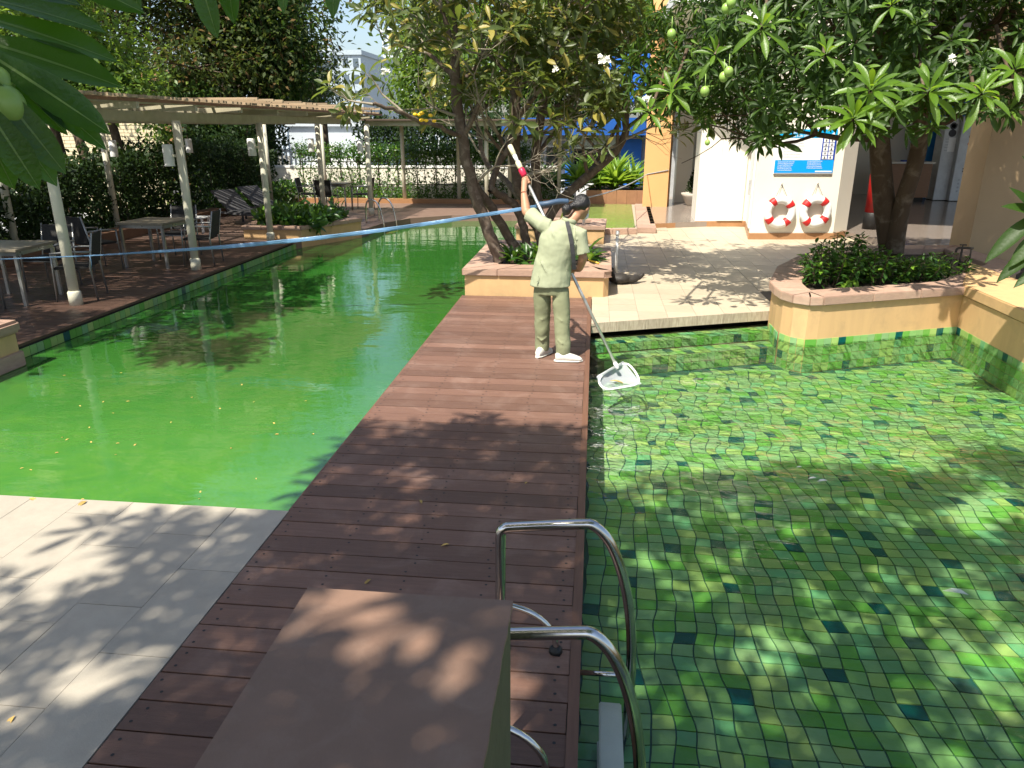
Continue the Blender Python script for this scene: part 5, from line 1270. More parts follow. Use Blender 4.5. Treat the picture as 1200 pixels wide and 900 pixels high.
for P, i0, dv, ln, r, dep in ((a1, -1, (-.1, 0, 1), .9, .10, 3), (a2, -1, (.4, -.1, 1), .9, .09, 3), (a1, 18, (-1, -.5, .5), 1.1, .07, 3), (a1, 20, (-1, .1, .7), 1.2, .07, 3), (a2, 18, (1, -.4, .5), 1.1, .07, 3), (a2, 22, (.3, -1, .5), 1.0, .06, 3),
                              (a1, 24, (-.6, -.9, .5), 1.1, .06, 3), (a1, 22, (-.3, 1, .6), 1.0, .06, 3), (a1, 16, (-1, -.8, .25), 1.1, .05, 3)):
    grow(fm, P[i0], V(dv), ln, r, dep, tips, .8, .0, (2, 3), 7, .8, rs)
fm.build('trunk', [m_bark2, m_bark2], mg)
# crown made of leaf rosettes spread through its volume
ros = []; noise_off = 5.0
tries = 0
def pxy(p):
    c_, s_ = math.cos(YAW), math.sin(YAW); cx = p.x * c_ + p.y * s_; cy = -p.x * s_ + p.y * c_; cz = p.z - CAM_H
    f = cy * math.cos(PITCH) - cz * math.sin(PITCH); u_ = cy * math.sin(PITCH) + cz * math.cos(PITCH); return 600 + 870 * cx / f, 450 - 870 * u_ / f
LOW = [(0.2, 2.6), (.9, 2.25), (1.4, 2.35), (2.0, 1.95), (2.4, 2.25), (3.0, 2.15), (3.6, 2.2), (4.4, 2.3), (5.2, 2.4), (6.0, 2.5), (7.2, 2.7)]
def lowz(x, y):
    for (xa, za), (xb, zb) in zip(LOW[:-1], LOW[1:]):
        if xa <= x <= xb: return za + (zb - za) * (x - xa) / (xb - xa) + .12 * mnoise.noise((x * 2.2, y * 2.2, 4)) + abs(y - 9.6) * .07
    return 2.9
while len(ros) < 1900 and tries < 90000:
    tries += 1
    x, y, z = rs.uniform(.35, 7.4), rs.uniform(8.6, 13.6), rs.uniform(1.9, 5.2)
    ex = ((x - 4.0) / 3.7) ** 2 + ((y - 10.6) / 2.9) ** 2 + ((z - 2.6) / 2.5) ** 2
    if ex > 1 or z < lowz(x, y): continue
    if ex < .25 and rs.random() < .5: continue
    if mnoise.noise((x * .9, y * .9, z * .9 + noise_off)) < -.38: continue
    ros.append(V((x, y, z)))
lv = []; inner = []
for p in ros:
    ax = (p - V((4.0, 10.8, 2.3))); ax.z = abs(ax.z) * .5 + .5; ax = ax.normalized() + V((0, -.15, .25))
    n_ = rs.randint(10, 15)
    L_ = rosette(p, ax, n_, rs.uniform(.13, .24), (20, 108), rs=rs); lv += L_
# hand placed sunlit rosettes hanging in front of the trunk
hero = [(at(1021, 104, 8.2), .34, 17), (at(1000, 138, 8.1), .34, 18), (at(1089, 106, 8.2), .33, 18), (at(1151, 108, 8.1), .30, 15), (at(893, 30, 8.3), .30, 14), (at(1190, 80, 8.3), .32, 12), (at(787, 105, 8.6), .27, 13), (at(968, 62, 8.3), .26, 11), (at(1045, 5, 8.6), .28, 12), (at(760, 130, 8.7), .24, 12), (at(838, 62, 8.5), .24, 10)]
hl = []
hm = MB()
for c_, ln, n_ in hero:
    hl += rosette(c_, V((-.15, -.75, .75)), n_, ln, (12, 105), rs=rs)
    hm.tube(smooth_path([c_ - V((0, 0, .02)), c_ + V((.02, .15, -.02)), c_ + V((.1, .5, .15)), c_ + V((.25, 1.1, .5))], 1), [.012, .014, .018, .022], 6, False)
hm.build('branch', m_bark2, mg)
me_mg = one_leaf('leaf', T_MANGO, m_mango); me_fr = one_leaf('leaf', T_MANGO, m_fresh)
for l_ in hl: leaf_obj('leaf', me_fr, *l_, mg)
vis = [l_ for l_ in lv if l_[0].y < 9.6 and 730 < pxy(l_[0])[0] < 1200 and 0 < pxy(l_[0])[1] < 230]
vis.sort(key=lambda l_: l_[0].y); vset = set(id(l_) for l_ in vis[:max(0, 295 - len(hl))])
for l_ in vis[:max(0, 295 - len(hl))]: leaf_obj('leaf', me_mg, *l_, mg)
K = [l_ for l_ in lv if id(l_) not in vset]
o = mesh_obj('foliage', leaf_mesh('foliage', T_MANGO, [k[0] for k in K], [k[1] for k in K], [k[2] for k in K], [k[3] for k in K], m_mango), mg); o['kind'] = 'stuff'
for k in range(750):     # higher, denser part of the crown, above the frame
    p = V((rs.uniform(.8, 7.4), rs.uniform(8.5, 13.2), rs.uniform(4.4, 6.3)))
    if ((p.x - 4.1) / 3.5) ** 2 + ((p.y - 10.7) / 2.6) ** 2 + ((p.z - 4.2) / 2.4) ** 2 < 1: K += rosette(p, V((0, -.2, 1)), 12, rs.uniform(.22, .28), (20, 108), rs=rs)
o.data = leaf_mesh('foliage', T_MANGO, [k[0] for k in K], [k[1] for k in K], [k[2] for k in K], [k[3] for k in K], m_mango)
print('mango leaves', len(K), len(hl))
for i, (px, py, Y) in enumerate(((787, 40, 8.5), (826, 107, 8.3), (854, 84, 8.3), (848, 90, 8.35), (857, 3, 8.3), (851, 10, 8.4), (829, 167, 9.0))):
    c_ = at(px, py, Y); r_ = .047 if i < 6 else .03
    mb = MB(); mb.ell(c_, (r_, r_, r_ * 1.12), 16, 10); mb.tube([c_ + V((0, 0, r_)), c_ + V((0, .03, r_ + .12))], .005, 5); mb.build('fruit', m_fruit, mg)
for i, (px, py, Y) in enumerate(((882, 20, 8.6), (757, 118, 8.9), (1112, 70, 8.5))): flower_cluster(at(px, py, Y), mg, .05, 5, 20 + i)

# ================================================================ TREE ABOVE THE VIEWER (casts the dappled shade)
rs = random.Random(31)
ov = thing('shade_tree', 'large leaved tree standing behind the viewer whose near leaves hang into the top corner', 'tree', (-1.6, -5.2, 0))
fm = MB(); tips = []
fm.tube(smooth_path([(-1.6, -5.2, -.3), (-1.55, -5.1, 1.6), (-1.5, -4.9, 3.6), (-1.4, -4.6, 5.2)], 2), [.16, .12], 12, False)
for dv in ((1, .6, .6), (-1, .6, .6), (.1, 1, .7), (-.6, 1, .5), (.7, 1, .5), (0, -.6, 1)):
    grow(fm, V((-1.4, -4.6, 5.15)), V(dv), 1.5, .09, 3, tips, .7, .0, (2, 3), 7, .8, rs)
fm.build('trunk', [m_bark2, m_bark2], ov)
shx, shy = -SDIR.x / SDIR.z, -SDIR.y / SDIR.z
lv = []; n_t = 0
def dens(gx, gy):     # how thick the crown is over the ground point that it shades
    if gy > 5.35 + .35 * mnoise.noise((gx * 1.6, 3.3, 1)) + (.25 if gx > 1.5 else 0) + (.5 * max(0, gx - 2.6)): return 0
    if gx < -1.9:
        if gy > 3.75 + .1 * (gx + 1.9): return 0
        return .56
    if gx > 3.9: return .56
    if gx > 0.1: return .60
    return .9
cells = 0
for k in range(40000):
    gx, gy = rs.uniform(-6, 5.5), rs.uniform(-2.5, 6.2); z = rs.uniform(5.2, 8.2)
    if rs.random() > dens(gx, gy): continue
    if mnoise.noise((gx * 1.3, gy * 1.3, 8.8)) < -.42 + (.0 if gx > -1.9 else .25): continue
    p = V((gx - shx * z, gy - shy * z, z))
    if p.y > 1.9 and p.z < 2.75 + .16 * p.y: continue
    cells += 1
    if cells > 4300: break
    lv += rosette(p, V((rs.uniform(-.3, .3), rs.uniform(-.3, .3), 1)), rs.randint(7, 10), rs.uniform(.2, .27), (25, 100), rs=rs)
print('overhead rosettes', cells)
ov2 = thing('shade_tree', 'tall shade tree at the near end of the dining deck, its crown above the picture', 'tree', (-11.5, 4.0, -.7))
fm = MB(); fm.tube(smooth_path([(-11.5, 4, -.8), (-11.3, 4.2, 1.5), (-10.6, 5, 3.6)], 2), [.2, .13], 12, False)
for dv in ((1, .6, .5), (.3, 1, .5), (1, -.2, .6), (.7, 1, .4), (1.2, 1.2, .3)): grow(fm, V((-10.6, 5, 3.55)), V(dv), 1.3, .08, 3, [], .6, .0, (2, 3), 7, .8, rs)
fm.build('trunk', [m_bark2, m_bark2], ov2); l2 = []
for k in range(12000):
    gx, gy, z = rs.uniform(-13.5, -2.6), rs.uniform(5.6, 14.5), rs.uniform(3.9, 5.8)
    if mnoise.noise((gx * .8, gy * .8, 2.2)) < -.30: continue
    lim = -5.0 + 1.3 * mnoise.noise((gy * .6, 1.1, 4)) + (.8 if 7 < gy < 12 else -.6)
    if gx > lim or gy < 6.5 - .25 * (gx + 5) * .2 + .5 * mnoise.noise((gx * .9, 7.1, 2)): continue
    p = V((gx - shx * z, gy - shy * z, z))
    if p.z < 2.75 + .17 * p.y: continue
    l2 += rosette(p, V((rs.uniform(-.3, .3), rs.uniform(-.3, .3), 1)), 8, rs.uniform(.2, .27), (25, 100), rs=rs)
    if len(l2) > 15000: break
o2 = mesh_obj('foliage', leaf_mesh('foliage', T_MANGO, [k[0] for k in l2], [k[1] for k in l2], [k[2] for k in l2], [k[3] for k in l2], m_mango), ov2); o2['kind'] = 'stuff'
print('second', len(l2))
o = mesh_obj('foliage', leaf_mesh('foliage', T_MANGO, [k[0] for k in lv], [k[1] for k in lv], [k[2] for k in lv], [k[3] for k in lv], m_mango), ov); o['kind'] = 'stuff'
m_big = leaf_mat('near_large_leaf', (0.03, 0.09, 0.008), (0.05, 0.13, 0.012), (0.10, 0.26, 0.01), .38, .35)
T_BIG = leaf_template(0.225, 10, 0.10, 0.18, 0.66, .015)
T_RIB = leaf_template(0.018, 10, 0.10, 0.0, .3, .2)
me_big = one_leaf('leaf', T_BIG, m_big); me_rib = one_leaf('midrib', T_RIB, leaf_mat('leaf_midrib', (.2, .33, .08), (.2, .3, .08), (.3, .5, .1), .3))
def bigleaf(a, b2, w=1.0, nrm_=(0.0, -.55, .83), k=0):
    a, b2 = V(a), V(b2); d = b2 - a; o = leaf_obj('leaf', me_big, a, d, nrm_, d.length, ov)
    o.matrix_basis = o.matrix_basis @ Matrix.Diagonal((w, 1, 1, 1))
    r_ = bpy.data.objects.new('midrib', me_rib); COL.objects.link(r_); r_.parent = o; r_.location = (0, 0, .006)
    return o
for i, (a, b2, w, Y, n3_) in enumerate([((-60, 10), (134, 57), 1.0, 1.75, (.1, -.6, .8)), ((-70, 35), (138, 88), 1.05, 1.7, (0, -.7, .7)), ((-50, 40), (127, 150), 1.05, 1.6, (.3, -.8, .5)),
                                     ((-30, 45), (124, 170), .85, 1.65, (.5, -.7, .3)), ((-20, 60), (80, 156), .9, 1.62, (.5, -.7, .3)), ((-30, 70), (77, 203), 1.1, 1.55, (.6, -.8, .1)), ((-40, 80), (69, 216), 1.1, 1.6, (.7, -.6, .1)),
                                     ((-40, 90), (48, 222), 1.2, 1.5, (.7, -.7, 0)), ((-55, 85), (20, 222), 1.3, 1.55, (.8, -.6, 0)), ((-60, -10), (120, 22), 1.1, 1.8, (0, -.5, .8)), ((-70, -30), (90, -8), 1.2, 1.75, (0, -.6, .8)),
                                     ((-80, 60), (-5, 190), 1.6, 1.5, (.8, -.6, 0)), ((10, -60), (165, 10), .9, 1.9, (0, -.9, .3)), ((-60, 130), (40, 175), 1.2, 1.62, (.3, -.8, .3))]):
    bigleaf(at(a[0], a[1], Y), at(b2[0], b2[1], Y + .05), w, n3_)
for a, b2, w, Y in (((222, -75), (250, 43), 1.15, 2.2), ((262, -80), (270, 26), 1.2, 2.25), ((335, -70), (329, 14), 1.0, 2.3), ((392, -75), (388, 19), 1.1, 2.3), ((165, -60), (137, 12), 1.1, 2.1), ((150, -60), (160, 18), 1.0, 2.05)):
    bigleaf(at(a[0], a[1], Y), at(b2[0], b2[1], Y - .02), w, (0, -1, .1))
bm_ = MB(); bm_.tube(smooth_path([at(-62, 40, 1.68), at(-110, 0, 1.75), at(-160, -120, 1.9), V((-2.2, 1.2, 3.4)), V((-2.1, -1, 4.2)), V((-1.4, -4.6, 5.2))], 2), [.014, .05], 8, False); bm_.build('branch', m_bark2, ov)
c_ = at(8, 123, 1.58); mb = MB(); mb.ell(c_, (.038, .036, .042), 20, 12); mb.tube([c_ + V((0, 0, .04)), c_ + V((-.05, .03, .12))], .004, 6); mb.build('fruit', m_fruit, ov)
c_ = at(-4, 98, 1.6); mb = MB(); mb.ell(c_, (.034, .034, .038), 20, 12); mb.build('fruit', m_fruit, ov)
# long leaved plant over the right wall
rp = thing('broad_leaf_plant', 'plant with long glossy leaves arching over the yellow wall at the picture edge', 'plant', (5.6, 7.6, .2))
me_bl = one_leaf('leaf', leaf_template(.24, 9, .22, .25, .5, .02), m_mango)
for a, b2, w in (((1218, 250), (1157, 300), 1.0), ((1225, 268), (1186, 307), 1.3), ((1235, 275), (1171, 323), 1.0), ((1230, 285), (1205, 215), 1.1), ((1235, 262), (1188, 232), 1.2), ((1240, 300), (1192, 330), 1.1), ((1240, 280), (1260, 200), 1.2), ((1240, 280), (1225, 180), 1.1)):
    a_, b_ = at(*a, 7.45), at(*b2, 7.3); o = leaf_obj('leaf', me_bl, a_, b_ - a_, (0, -.6, .8), (b_ - a_).length, rp); o.matrix_basis = o.matrix_basis @ Matrix.Diagonal((w, 1, 1, 1))
s0_ = at(1236, 275, 7.45); MB().tube([V((s0_.x + .2, 7.5, .1)), V((s0_.x + .1, 7.5, .4)), s0_], [.03, .025, .015], 8).build('stem', m_bark2, rp)

# ================================================================ BACKGROUND TREES
def canopy_tree(name, label, base, trunk_r, blobs, nleaf, lsize, mat, seed, tall, cat='tree', fork=None, group=None, mat2=None):
    rs = random.Random(seed); rn = np.random.RandomState(seed)
    t = thing(name, label, cat, base); fm = MB(); tips = []; b0 = V(base)
    top = b0 + V((rs.uniform(-.3, .3), rs.uniform(-.3, .3), tall)); P = smooth_path([b0, b0.lerp(top, .4) + V((rs.uniform(-.2, .2), 0, 0)), top], 2)
    fm.tube(P, [trunk_r * (1 - .35 * i / (len(P) - 1)) for i in range(len(P))], 10, False)
    for c_, r3 in blobs:
        c_ = V(c_); mid = top.lerp(c_, .5) + V((rs.uniform(-.3, .3), rs.uniform(-.3, .3), rs.uniform(-.1, .4)))
        fm.tube(smooth_path([P[-2], mid, c_], 2), [trunk_r * .55, trunk_r * .12], 7, False)
        for q in range(6):
            dv = V((rs.gauss(0, 1), rs.gauss(0, 1), rs.gauss(0, .7))).normalized(); fm.tube([c_, c_ + V((dv.x * r3[0], dv.y * r3[1], dv.z * r3[2])) * .85], [trunk_r * .13, .01], 5, False)
    fm.build('trunk', m_bark2, t)
    tot = sum(r3[0] * r3[1] + r3[2] * r3[0] for _, r3 in blobs); pos = []; dr = []
    for c_, r3 in blobs:
        n = int(nleaf * (r3[0] * r3[1] + r3[2] * r3[0]) / tot); ncl = max(10, n // 22)
        u = rn.randn(ncl, 3); u /= np.linalg.norm(u, axis=1)[:, None]; rad = rn.rand(ncl) ** .38
        cc = np.array(c_) + u * rad[:, None] * np.array(r3) * (1 + .22 * rn.randn(ncl)[:, None])
        idx = rn.randint(0, ncl, n); g3 = rn.randn(n, 3) * (.055 * sum(r3) + .05) * np.array([1, 1, .6])
        pos.append(cc[idx] + g3); d3 = u[idx] * .6 + rn.randn(n, 3) * .6; d3[:, 2] -= .25; dr.append(d3)
    pos = np.concatenate(pos); dr = np.concatenate(dr); n = len(pos)
    nn = rn.randn(n, 3) * .6 + np.array([0, -.1, 1.0])
    o = mesh_obj('crown', leaf_mesh('crown', T_SMALL, pos, dr, nn, lsize * (0.7 + .6 * rn.rand(n)), mat), t); o['kind'] = 'stuff'
    return t
canopy_tree('spreading_tree', 'large dark green tree with browning leaves rising behind the pergola', (-15.5, 25, -.7), .28,
            [((-16, 25, 6.0), (2.8, 2.4, 2.2)), ((-13.2, 25.5, 5.6), (2.6, 2.2, 2.0)), ((-11.0, 26, 5.0), (2.2, 2, 1.9)), ((-14, 24.5, 8.2), (3.6, 2.6, 2.2)), ((-12.6, 24, 4.0), (1.8, 1.5, 1.0)), ((-18, 26, 8), (2.6, 2, 2.2))], 26000, .20, m_tree_br, 41, 3.6)
canopy_tree('spreading_tree', 'deep green tree with fresh light patches behind the middle of the pergola', (-12.0, 28, -.7), .25,
            [((-12, 27, 5.0), (2.0, 1.8, 1.7)), ((-11.5, 27, 6.6), (2.4, 2, 2.0)), ((-10.7, 27, 3.9), (1.4, 1.4, 1.1)), ((-13.5, 28, 7), (2.4, 2, 2))], 20000, .2, m_tree_dk, 42, 3.4)
canopy_tree('spreading_tree', 'grey green loose tree standing before the pale tower block', (-11.5, 33, -.7), .2,
            [((-13.6, 33, 5.8), (1.9, 1.7, 2.2)), ((-12.9, 33, 4.4), (1.8, 1.5, 1.3)), ((-13.3, 33, 8.3), (2.2, 1.7, 1.6)), ((-12.0, 33, 3.6), (1.1, 1, .6))], 15000, .17, m_tree_gy, 43, 3.6)
canopy_tree('leafy_tree', 'yellow green small leaved tree at the near end of the pergola', (-13.6, 18.5, -.7), .16,
            [((-12.9, 18.5, 3.9), (1.9, 1.6, 1.1)), ((-14.6, 18.5, 4.6), (2.0, 1.6, 1.4)), ((-13.0, 18, 5.6), (2.0, 1.6, 1.2)), ((-11.5, 18.2, 3.2), (1.0, 1, .6))], 15000, .15, m_tree_lt, 44, 3.0)
canopy_tree('bright_tree', 'bright sunlit green tree behind the frangipani and the flat canopy', (-5.5, 33, -.7), .22,
            [((-7.4, 33, 4.4), (1.5, 1.6, 1.9)), ((-6.6, 33, 6.6), (1.9, 1.8, 1.9)), ((-5.0, 33, 5.2), (2.1, 1.8, 2.2)), ((-2.6, 34, 5.4), (2.4, 1.8, 2.2)), ((-7.0, 33, 2.9), (1.1, 1, .7)), ((.2, 34, 6.2), (2.6, 1.8, 2.2))], 22000, .24, m_tree_lt, 45, 3.2)
canopy_tree('spreading_tree', 'dark tree far back beyond the pavilion roof', (3.0, 38, -.7), .3,
            [((2.6, 38, 7.4), (3.2, 2, 2.2)), ((6, 38, 8), (3, 2, 2)), ((-1, 39, 8.4), (2.8, 2, 1.8))], 12000, .28, m_tree_dk, 46, 5)
canopy_tree('dense_tree', 'low dense dark green tree showing above the blue fascia behind the frangipani', (-1.5, 33, -.7), .22,
            [((-2.6, 32.5, 3.6), (2.0, 1.2, 1.2)), ((.2, 33, 3.8), (2.0, 1.2, 1.3)), ((-1.2, 33, 5.4), (2.6, 1.4, 1.6)), ((2.8, 33.5, 4.4), (1.6, 1.2, 1.6))], 15000, .2, m_tree_dk, 47, 3.0)
for i, (x, y, lean) in enumerate(((-12.9, 17.2, -.8), (-12.2, 17.8, -.35), (-11.6, 18.3, -.3))):
    t = thing('leaning_tree', ['dark leaning trunk nearest the pale brick wall under the pergola', 'thick dark trunk between the two leaning ones beside the brick wall', 'dark slanting trunk next to the hedge under the pergola'][i], 'tree', (x, y, -.7))
    P = smooth_path([(x, y, -.7), (x + lean * .3, y, .6), (x + lean * .8, y, 1.7), (x + lean * 1.8, y + .2, 3.0)], 2); MB().tube(P, [.15 * (1 - .4 * k / len(P)) for k in range(len(P))], 10).build('trunk', m_bark2, t)
    rn = np.random.RandomState(60 + i); n = 1500; c_ = np.array([x + lean * 1.9, y + .2, 3.3]); pos = c_ + rn.randn(n, 3) * [.8, .6, .35]
    o = mesh_obj('crown', leaf_mesh('crown', T_SMALL, pos, rn.randn(n, 3), rn.randn(n, 3) * .5 + [0, 0, 1], .1 + .06 * rn.rand(n), m_tree_dk), t); o['kind'] = 'stuff'

# ================================================================ HEDGES, SHRUBS, GROUND COVER
def leafy_box(name, label, cat, x0, x1, y0, y1, z0, z1, n, ls, mat, seed, stems=8, tpl=T_SMALL, group=None, bumpy=.25):
    rn = np.random.RandomState(seed); t = thing(name, label, cat, ((x0 + x1) / 2, (y0 + y1) / 2, z0), group)
    pos = rn.rand(n, 3); f = rn.rand(n); k = f < .6
    side = rn.randint(0, 4, n); pos[k & (side == 0), 0] = 1 - rn.rand((k & (side == 0)).sum()) ** 3 * .4; pos[k & (side == 1), 1] = rn.rand((k & (side == 1)).sum()) ** 3 * .4; pos[k & (side >= 2), 2] = 1 - rn.rand((k & (side >= 2)).sum()) ** 2 * .4
    P = pos * [x1 - x0, y1 - y0, z1 - z0] + [x0, y0, z0]
    hv = np.array([mnoise.noise((p[0] * 1.3, p[1] * 1.3, seed)) for p in P]); P[:, 2] = z0 + (P[:, 2] - z0) * (1 + bumpy * hv); P[:, 0] += .3 * bumpy * hv * np.sign(pos[:, 0] - .5) + rn.randn(n) * .03; P += rn.randn(n, 3) * .04
    d3 = rn.randn(n, 3) + [0, -.2, .6]
    o = mesh_obj('foliage', leaf_mesh('foliage', tpl, P, d3, rn.randn(n, 3) * .6 + [0, -.4, .8], ls * (.6 + .8 * rn.rand(n)), mat), t); o['kind'] = 'stuff'
    mb = MB(); rs = random.Random(seed)
    for _ in range(stems):
        x, y = rs.uniform(x0 + .1, x1 - .1), rs.uniform(y0 + .1, y1 - .1); mb.tube([(x, y, z0 - .1), (x + rs.uniform(-.1, .1), y, z0 + (z1 - z0) * .5), (x + rs.uniform(-.2, .2), y, z1 * .95)], [.02, .015, .008], 5, False)
    mb.build('stem', m_bark2, t, kind='stuff'); return t
HG = 'shrubs along the hedge side of the dining deck'
leafy_box('hedge_shrub', 'dark ferny shrub behind the near dining table', 'shrub', -11.6, -10.3, 8.0, 11.2, -.1, .95, 5200, .13, m_hedge, 71, group=HG)
leafy_box('hedge_shrub', 'dense dark shrub with arching twigs in front of the pale brick wall', 'shrub', -12.0, -10.25, 11.2, 13.8, -.1, 1.15, 6000, .12, m_hedge, 72, group=HG)
leafy_box('hedge_shrub', 'tall dark shrub behind the middle dining table', 'shrub', -12.2, -10.3, 13.8, 16.6, -.1, 1.45, 7000, .12, m_hedge, 73, group=HG)
leafy_box('hedge_shrub', 'dark shrub with glimpses of red behind the sun loungers', 'shrub', -12.2, -10.3, 16.6, 19.4, -.1, 1.65, 7500, .12, m_hedge, 74, group=HG)
leafy_box('clipped_hedge', 'clipped rounded dark hedge at the far corner beside the white fence', 'hedge', -11.3, -9.6, 20.4, 22.6, -.1, 1.75, 7000, .10, m_hedge, 75)
leafy_box('clipped_hedge', 'low leafy hedge running behind the loungers towards the far corner', 'hedge', -10.2, -9.3, 19.4, 23.6, 0, .55, 4000, .12, m_shrub, 76)
leafy_box('ground_cover', 'low green leafy ground cover filling the small planter by the green pool', 'plants', -7.15, -5.75, 15.35, 17.0, .16, .46, 1500, .2, m_shrub, 77, 0, T_MED)
leafy_box('tall_shrubbery', 'tall dark shrubbery filling the gap under the pergola roof behind the hedge', 'shrubs', -14.2, -11.6, 23.0, 28.0, -.6, 3.3, 13000, .17, m_tree_dk, 78, 14, bumpy=.3)
leafy_box('tall_shrubbery', 'dark mixed shrubs behind the loungers below the trees', 'shrubs', -13.0, -10.6, 22.6, 26.5, -.6, 2.6, 9000, .15, m_hedge, 79, 10, bumpy=.3)
leafy_box('tall_shrubbery', 'dark shrubs between the cream wall and the flat canopy at the pool end', 'shrubs', -8.3, -3.3, 26.0, 28.0, .3, 2.5, 9000, .15, m_hedge, 84, 10, bumpy=.2)
# climbing plants on the trellis at the end of the pool
tr_ = thing('trellis', 'wire trellis with columns of climbing plants along the cream wall at the pool end', 'trellis', (-5.5, 24.1, 0))
for i in range(13):
    x = -9.4 + i * .62; MB().box(x - .015, x + .015, 24.1 + i * .03, 24.13 + i * .03, 0, 1.55).build('upright', m_cord, tr_)
MB().bar((-9.5, 24.1, 1.2), (-1.6, 24.5, 1.2), .02, .03).build('rail', m_cord, tr_); MB().bar((-9.5, 24.1, .5), (-1.6, 24.5, .5), .02, .03).build('rail', m_cord, tr_)
climb = thing('climbing_plants', 'small leaved climbers grown into a thick band over the trellis at the pool end', 'plants', (-5.5, 24.0, 0))
rn = np.random.RandomState(81); pos = []
for i in range(26):
    x = -9.4 + i * .31; n = 260; z = rn.rand(n) * 1.5; P = np.stack([x + .05 * np.sin(z * 5 + i) + rn.randn(n) * (.05 + .05 * z), np.full(n, 24.0 + (i * .016)) + rn.randn(n) * .06, z], 1); pos.append(P)
n = 7000; pos.append(np.stack([-9.6 + rn.rand(n) * 7.6, 24.1 + rn.randn(n) * .12, 1.52 + rn.randn(n) * .13 + .06 * np.sin(np.linspace(0, 90, n))], 1))
n = 3500; pos.append(np.stack([-9.6 + rn.rand(n) * 9.0, 23.9 + rn.randn(n) * .12, .08 + np.abs(rn.randn(n)) * .2], 1))
pos = np.concatenate(pos); n = len(pos)
o = mesh_obj('foliage', leaf_mesh('foliage', T_SMALL, pos, rn.randn(n, 3) + [0, -.3, .2], rn.randn(n, 3) * .6 + [0, -.3, .7], .085 * (.6 + .8 * rn.rand(n)), m_shrub), climb); o['kind'] = 'stuff'
mb = MB()
for i in range(26):
    x = -9.4 + i * .31; mb.tube([(x + .05 * math.sin(z * 5 + i), 24.0 + i * .016, z) for z in (0, .3, .6, .9, 1.2, 1.5)], .012, 5, False)
mb.build('stem', m_bark2, climb)
# ferns in front of the pavilion, each plant its own
def blade_plant(x, y, z, n, ln, label, mat=m_fern, seed=0, group='bright ferns in the bed before the pavilion', tpl=T_BLADE, name='fern', cat='fern', rng=(5, 75)):
    rs = random.Random(seed); t = thing(name, label, cat, (x, y, z), group); ls = []
    for i in range(n):
        a = rs.uniform(0, 6.28); po = R(rs.uniform(*rng)); d = V((math.cos(a) * math.sin(po), math.sin(a) * math.sin(po), math.cos(po)))
        nn = V((-d.x * .3, -d.y * .3 - .2, 1)); base = V((x + rs.uniform(-.08, .08), y + rs.uniform(-.08, .08), z + rs.uniform(0, ln * .35)))
        ls.append((base, d, nn, ln * rs.uniform(.6, 1.1)))
    o = mesh_obj('foliage', leaf_mesh('foliage', tpl, [l_[0] for l_ in ls], [l_[1] for l_ in ls], [l_[2] for l_ in ls], [l_[3] for l_ in ls], mat), t); o['kind'] = 'stuff'
    MB().tube([(x, y, z - .05), (x, y, z + ln * .3)], .03, 6).build('stem', m_bark2, t)
    return t
T_FROND = leaf_template(0.13, 5, 0.45, 0.3, 0.35)
for i, (px, h_, lb) in enumerate(((620, .7, 'low dark green fern behind the frangipani trunks'), (648, .8, 'arching fern just left of the bright clump, behind the thick branches'), (678, 1.0, 'tall bright fern clump in front of the dark window'), (700, 1.1, 'tallest bright yellow green fern in the bed'), (720, 1.05, 'bright fern with upright blades beside the blue post'), (740, .9, 'bright fern touching the orange column'))):
    blade_plant(at(px, 235, 24.6).x, 24.5 + (i % 2) * .5, .34, 90, h_, lb, m_fern if i > 1 else m_shrub, 90 + i, tpl=T_FROND)
# frangipani planter plants and the dark shrubs in the right planter
for i, (px, py, Y, h_, lb) in enumerate(((600, 296, 10.9, .32, 'leafy plant at the foot of the frangipani stems nearest the pool'), (622, 300, 10.9, .36, 'leafy plant growing between the frangipani stems'), (642, 302, 10.9, .34, 'pale green leafy plant close behind the worker'), (690, 296, 11.0, .38, 'leafy weed beside the worker hand over the stone coping'))):
    p = at(px, py, Y); blade_plant(p.x, Y, .3, 26, h_, lb, m_shrub, 110 + i, 'small leafy plants under the frangipani', T_MANGO, 'leafy_plant', 'plant', (10, 85))
def bush(x, y, z, n, rad, hgt, label, seed, mat=m_shrub):
    rs = random.Random(seed); t = thing('leafy_shrub', label, 'shrub', (x, y, z), 'dark glossy shrubs in the large planter'); st_ = MB(); L_ = []
    for k in range(n):
        a = rs.uniform(0, 6.28); rr = rad * math.sqrt(rs.random()); h_ = hgt * rs.uniform(.55, 1.05) * (1 - .3 * (rr / rad) ** 2)
        top = V((x + rr * math.cos(a), y + rr * math.sin(a), z + h_)); base = V((x + rr * .5 * math.cos(a), y + rr * .5 * math.sin(a), z - .05)); st_.tube([base, base.lerp(top, .5) + V((rs.uniform(-.03, .03),) * 3), top], [.008, .006, .004], 5, False)
        for q in range(3): L_ += rosette(base.lerp(top, .5 + .25 * q), V((rs.uniform(-.3, .3), rs.uniform(-.3, .3), 1)), 6, rs.uniform(.09, .13), (35, 110), rs=rs)
    st_.build('stem', m_bark2, t, kind='stuff')
    o = mesh_obj('foliage', leaf_mesh('foliage', T_MED, [l_[0] for l_ in L_], [l_[1] for l_ in L_], [l_[2] for l_ in L_], [l_[3] for l_ in L_], mat), t); o['kind'] = 'stuff'
bush(3.0, 9.75, .3, 34, .42, .50, 'tall dark glossy shrub at the rounded end of the large planter, before the lifebuoys', 121)
bush(3.65, 9.95, .3, 34, .42, .46, 'dark glossy shrub in the middle of the large planter', 122)
bush(4.25, 10.3, .3, 26, .40, .34, 'lower leafy shrub at the foot of the twin trunks', 123)
bush(4.75, 10.6, .3, 18, .35, .32, 'thin leafy shrub beside the yellow wall corner', 124)
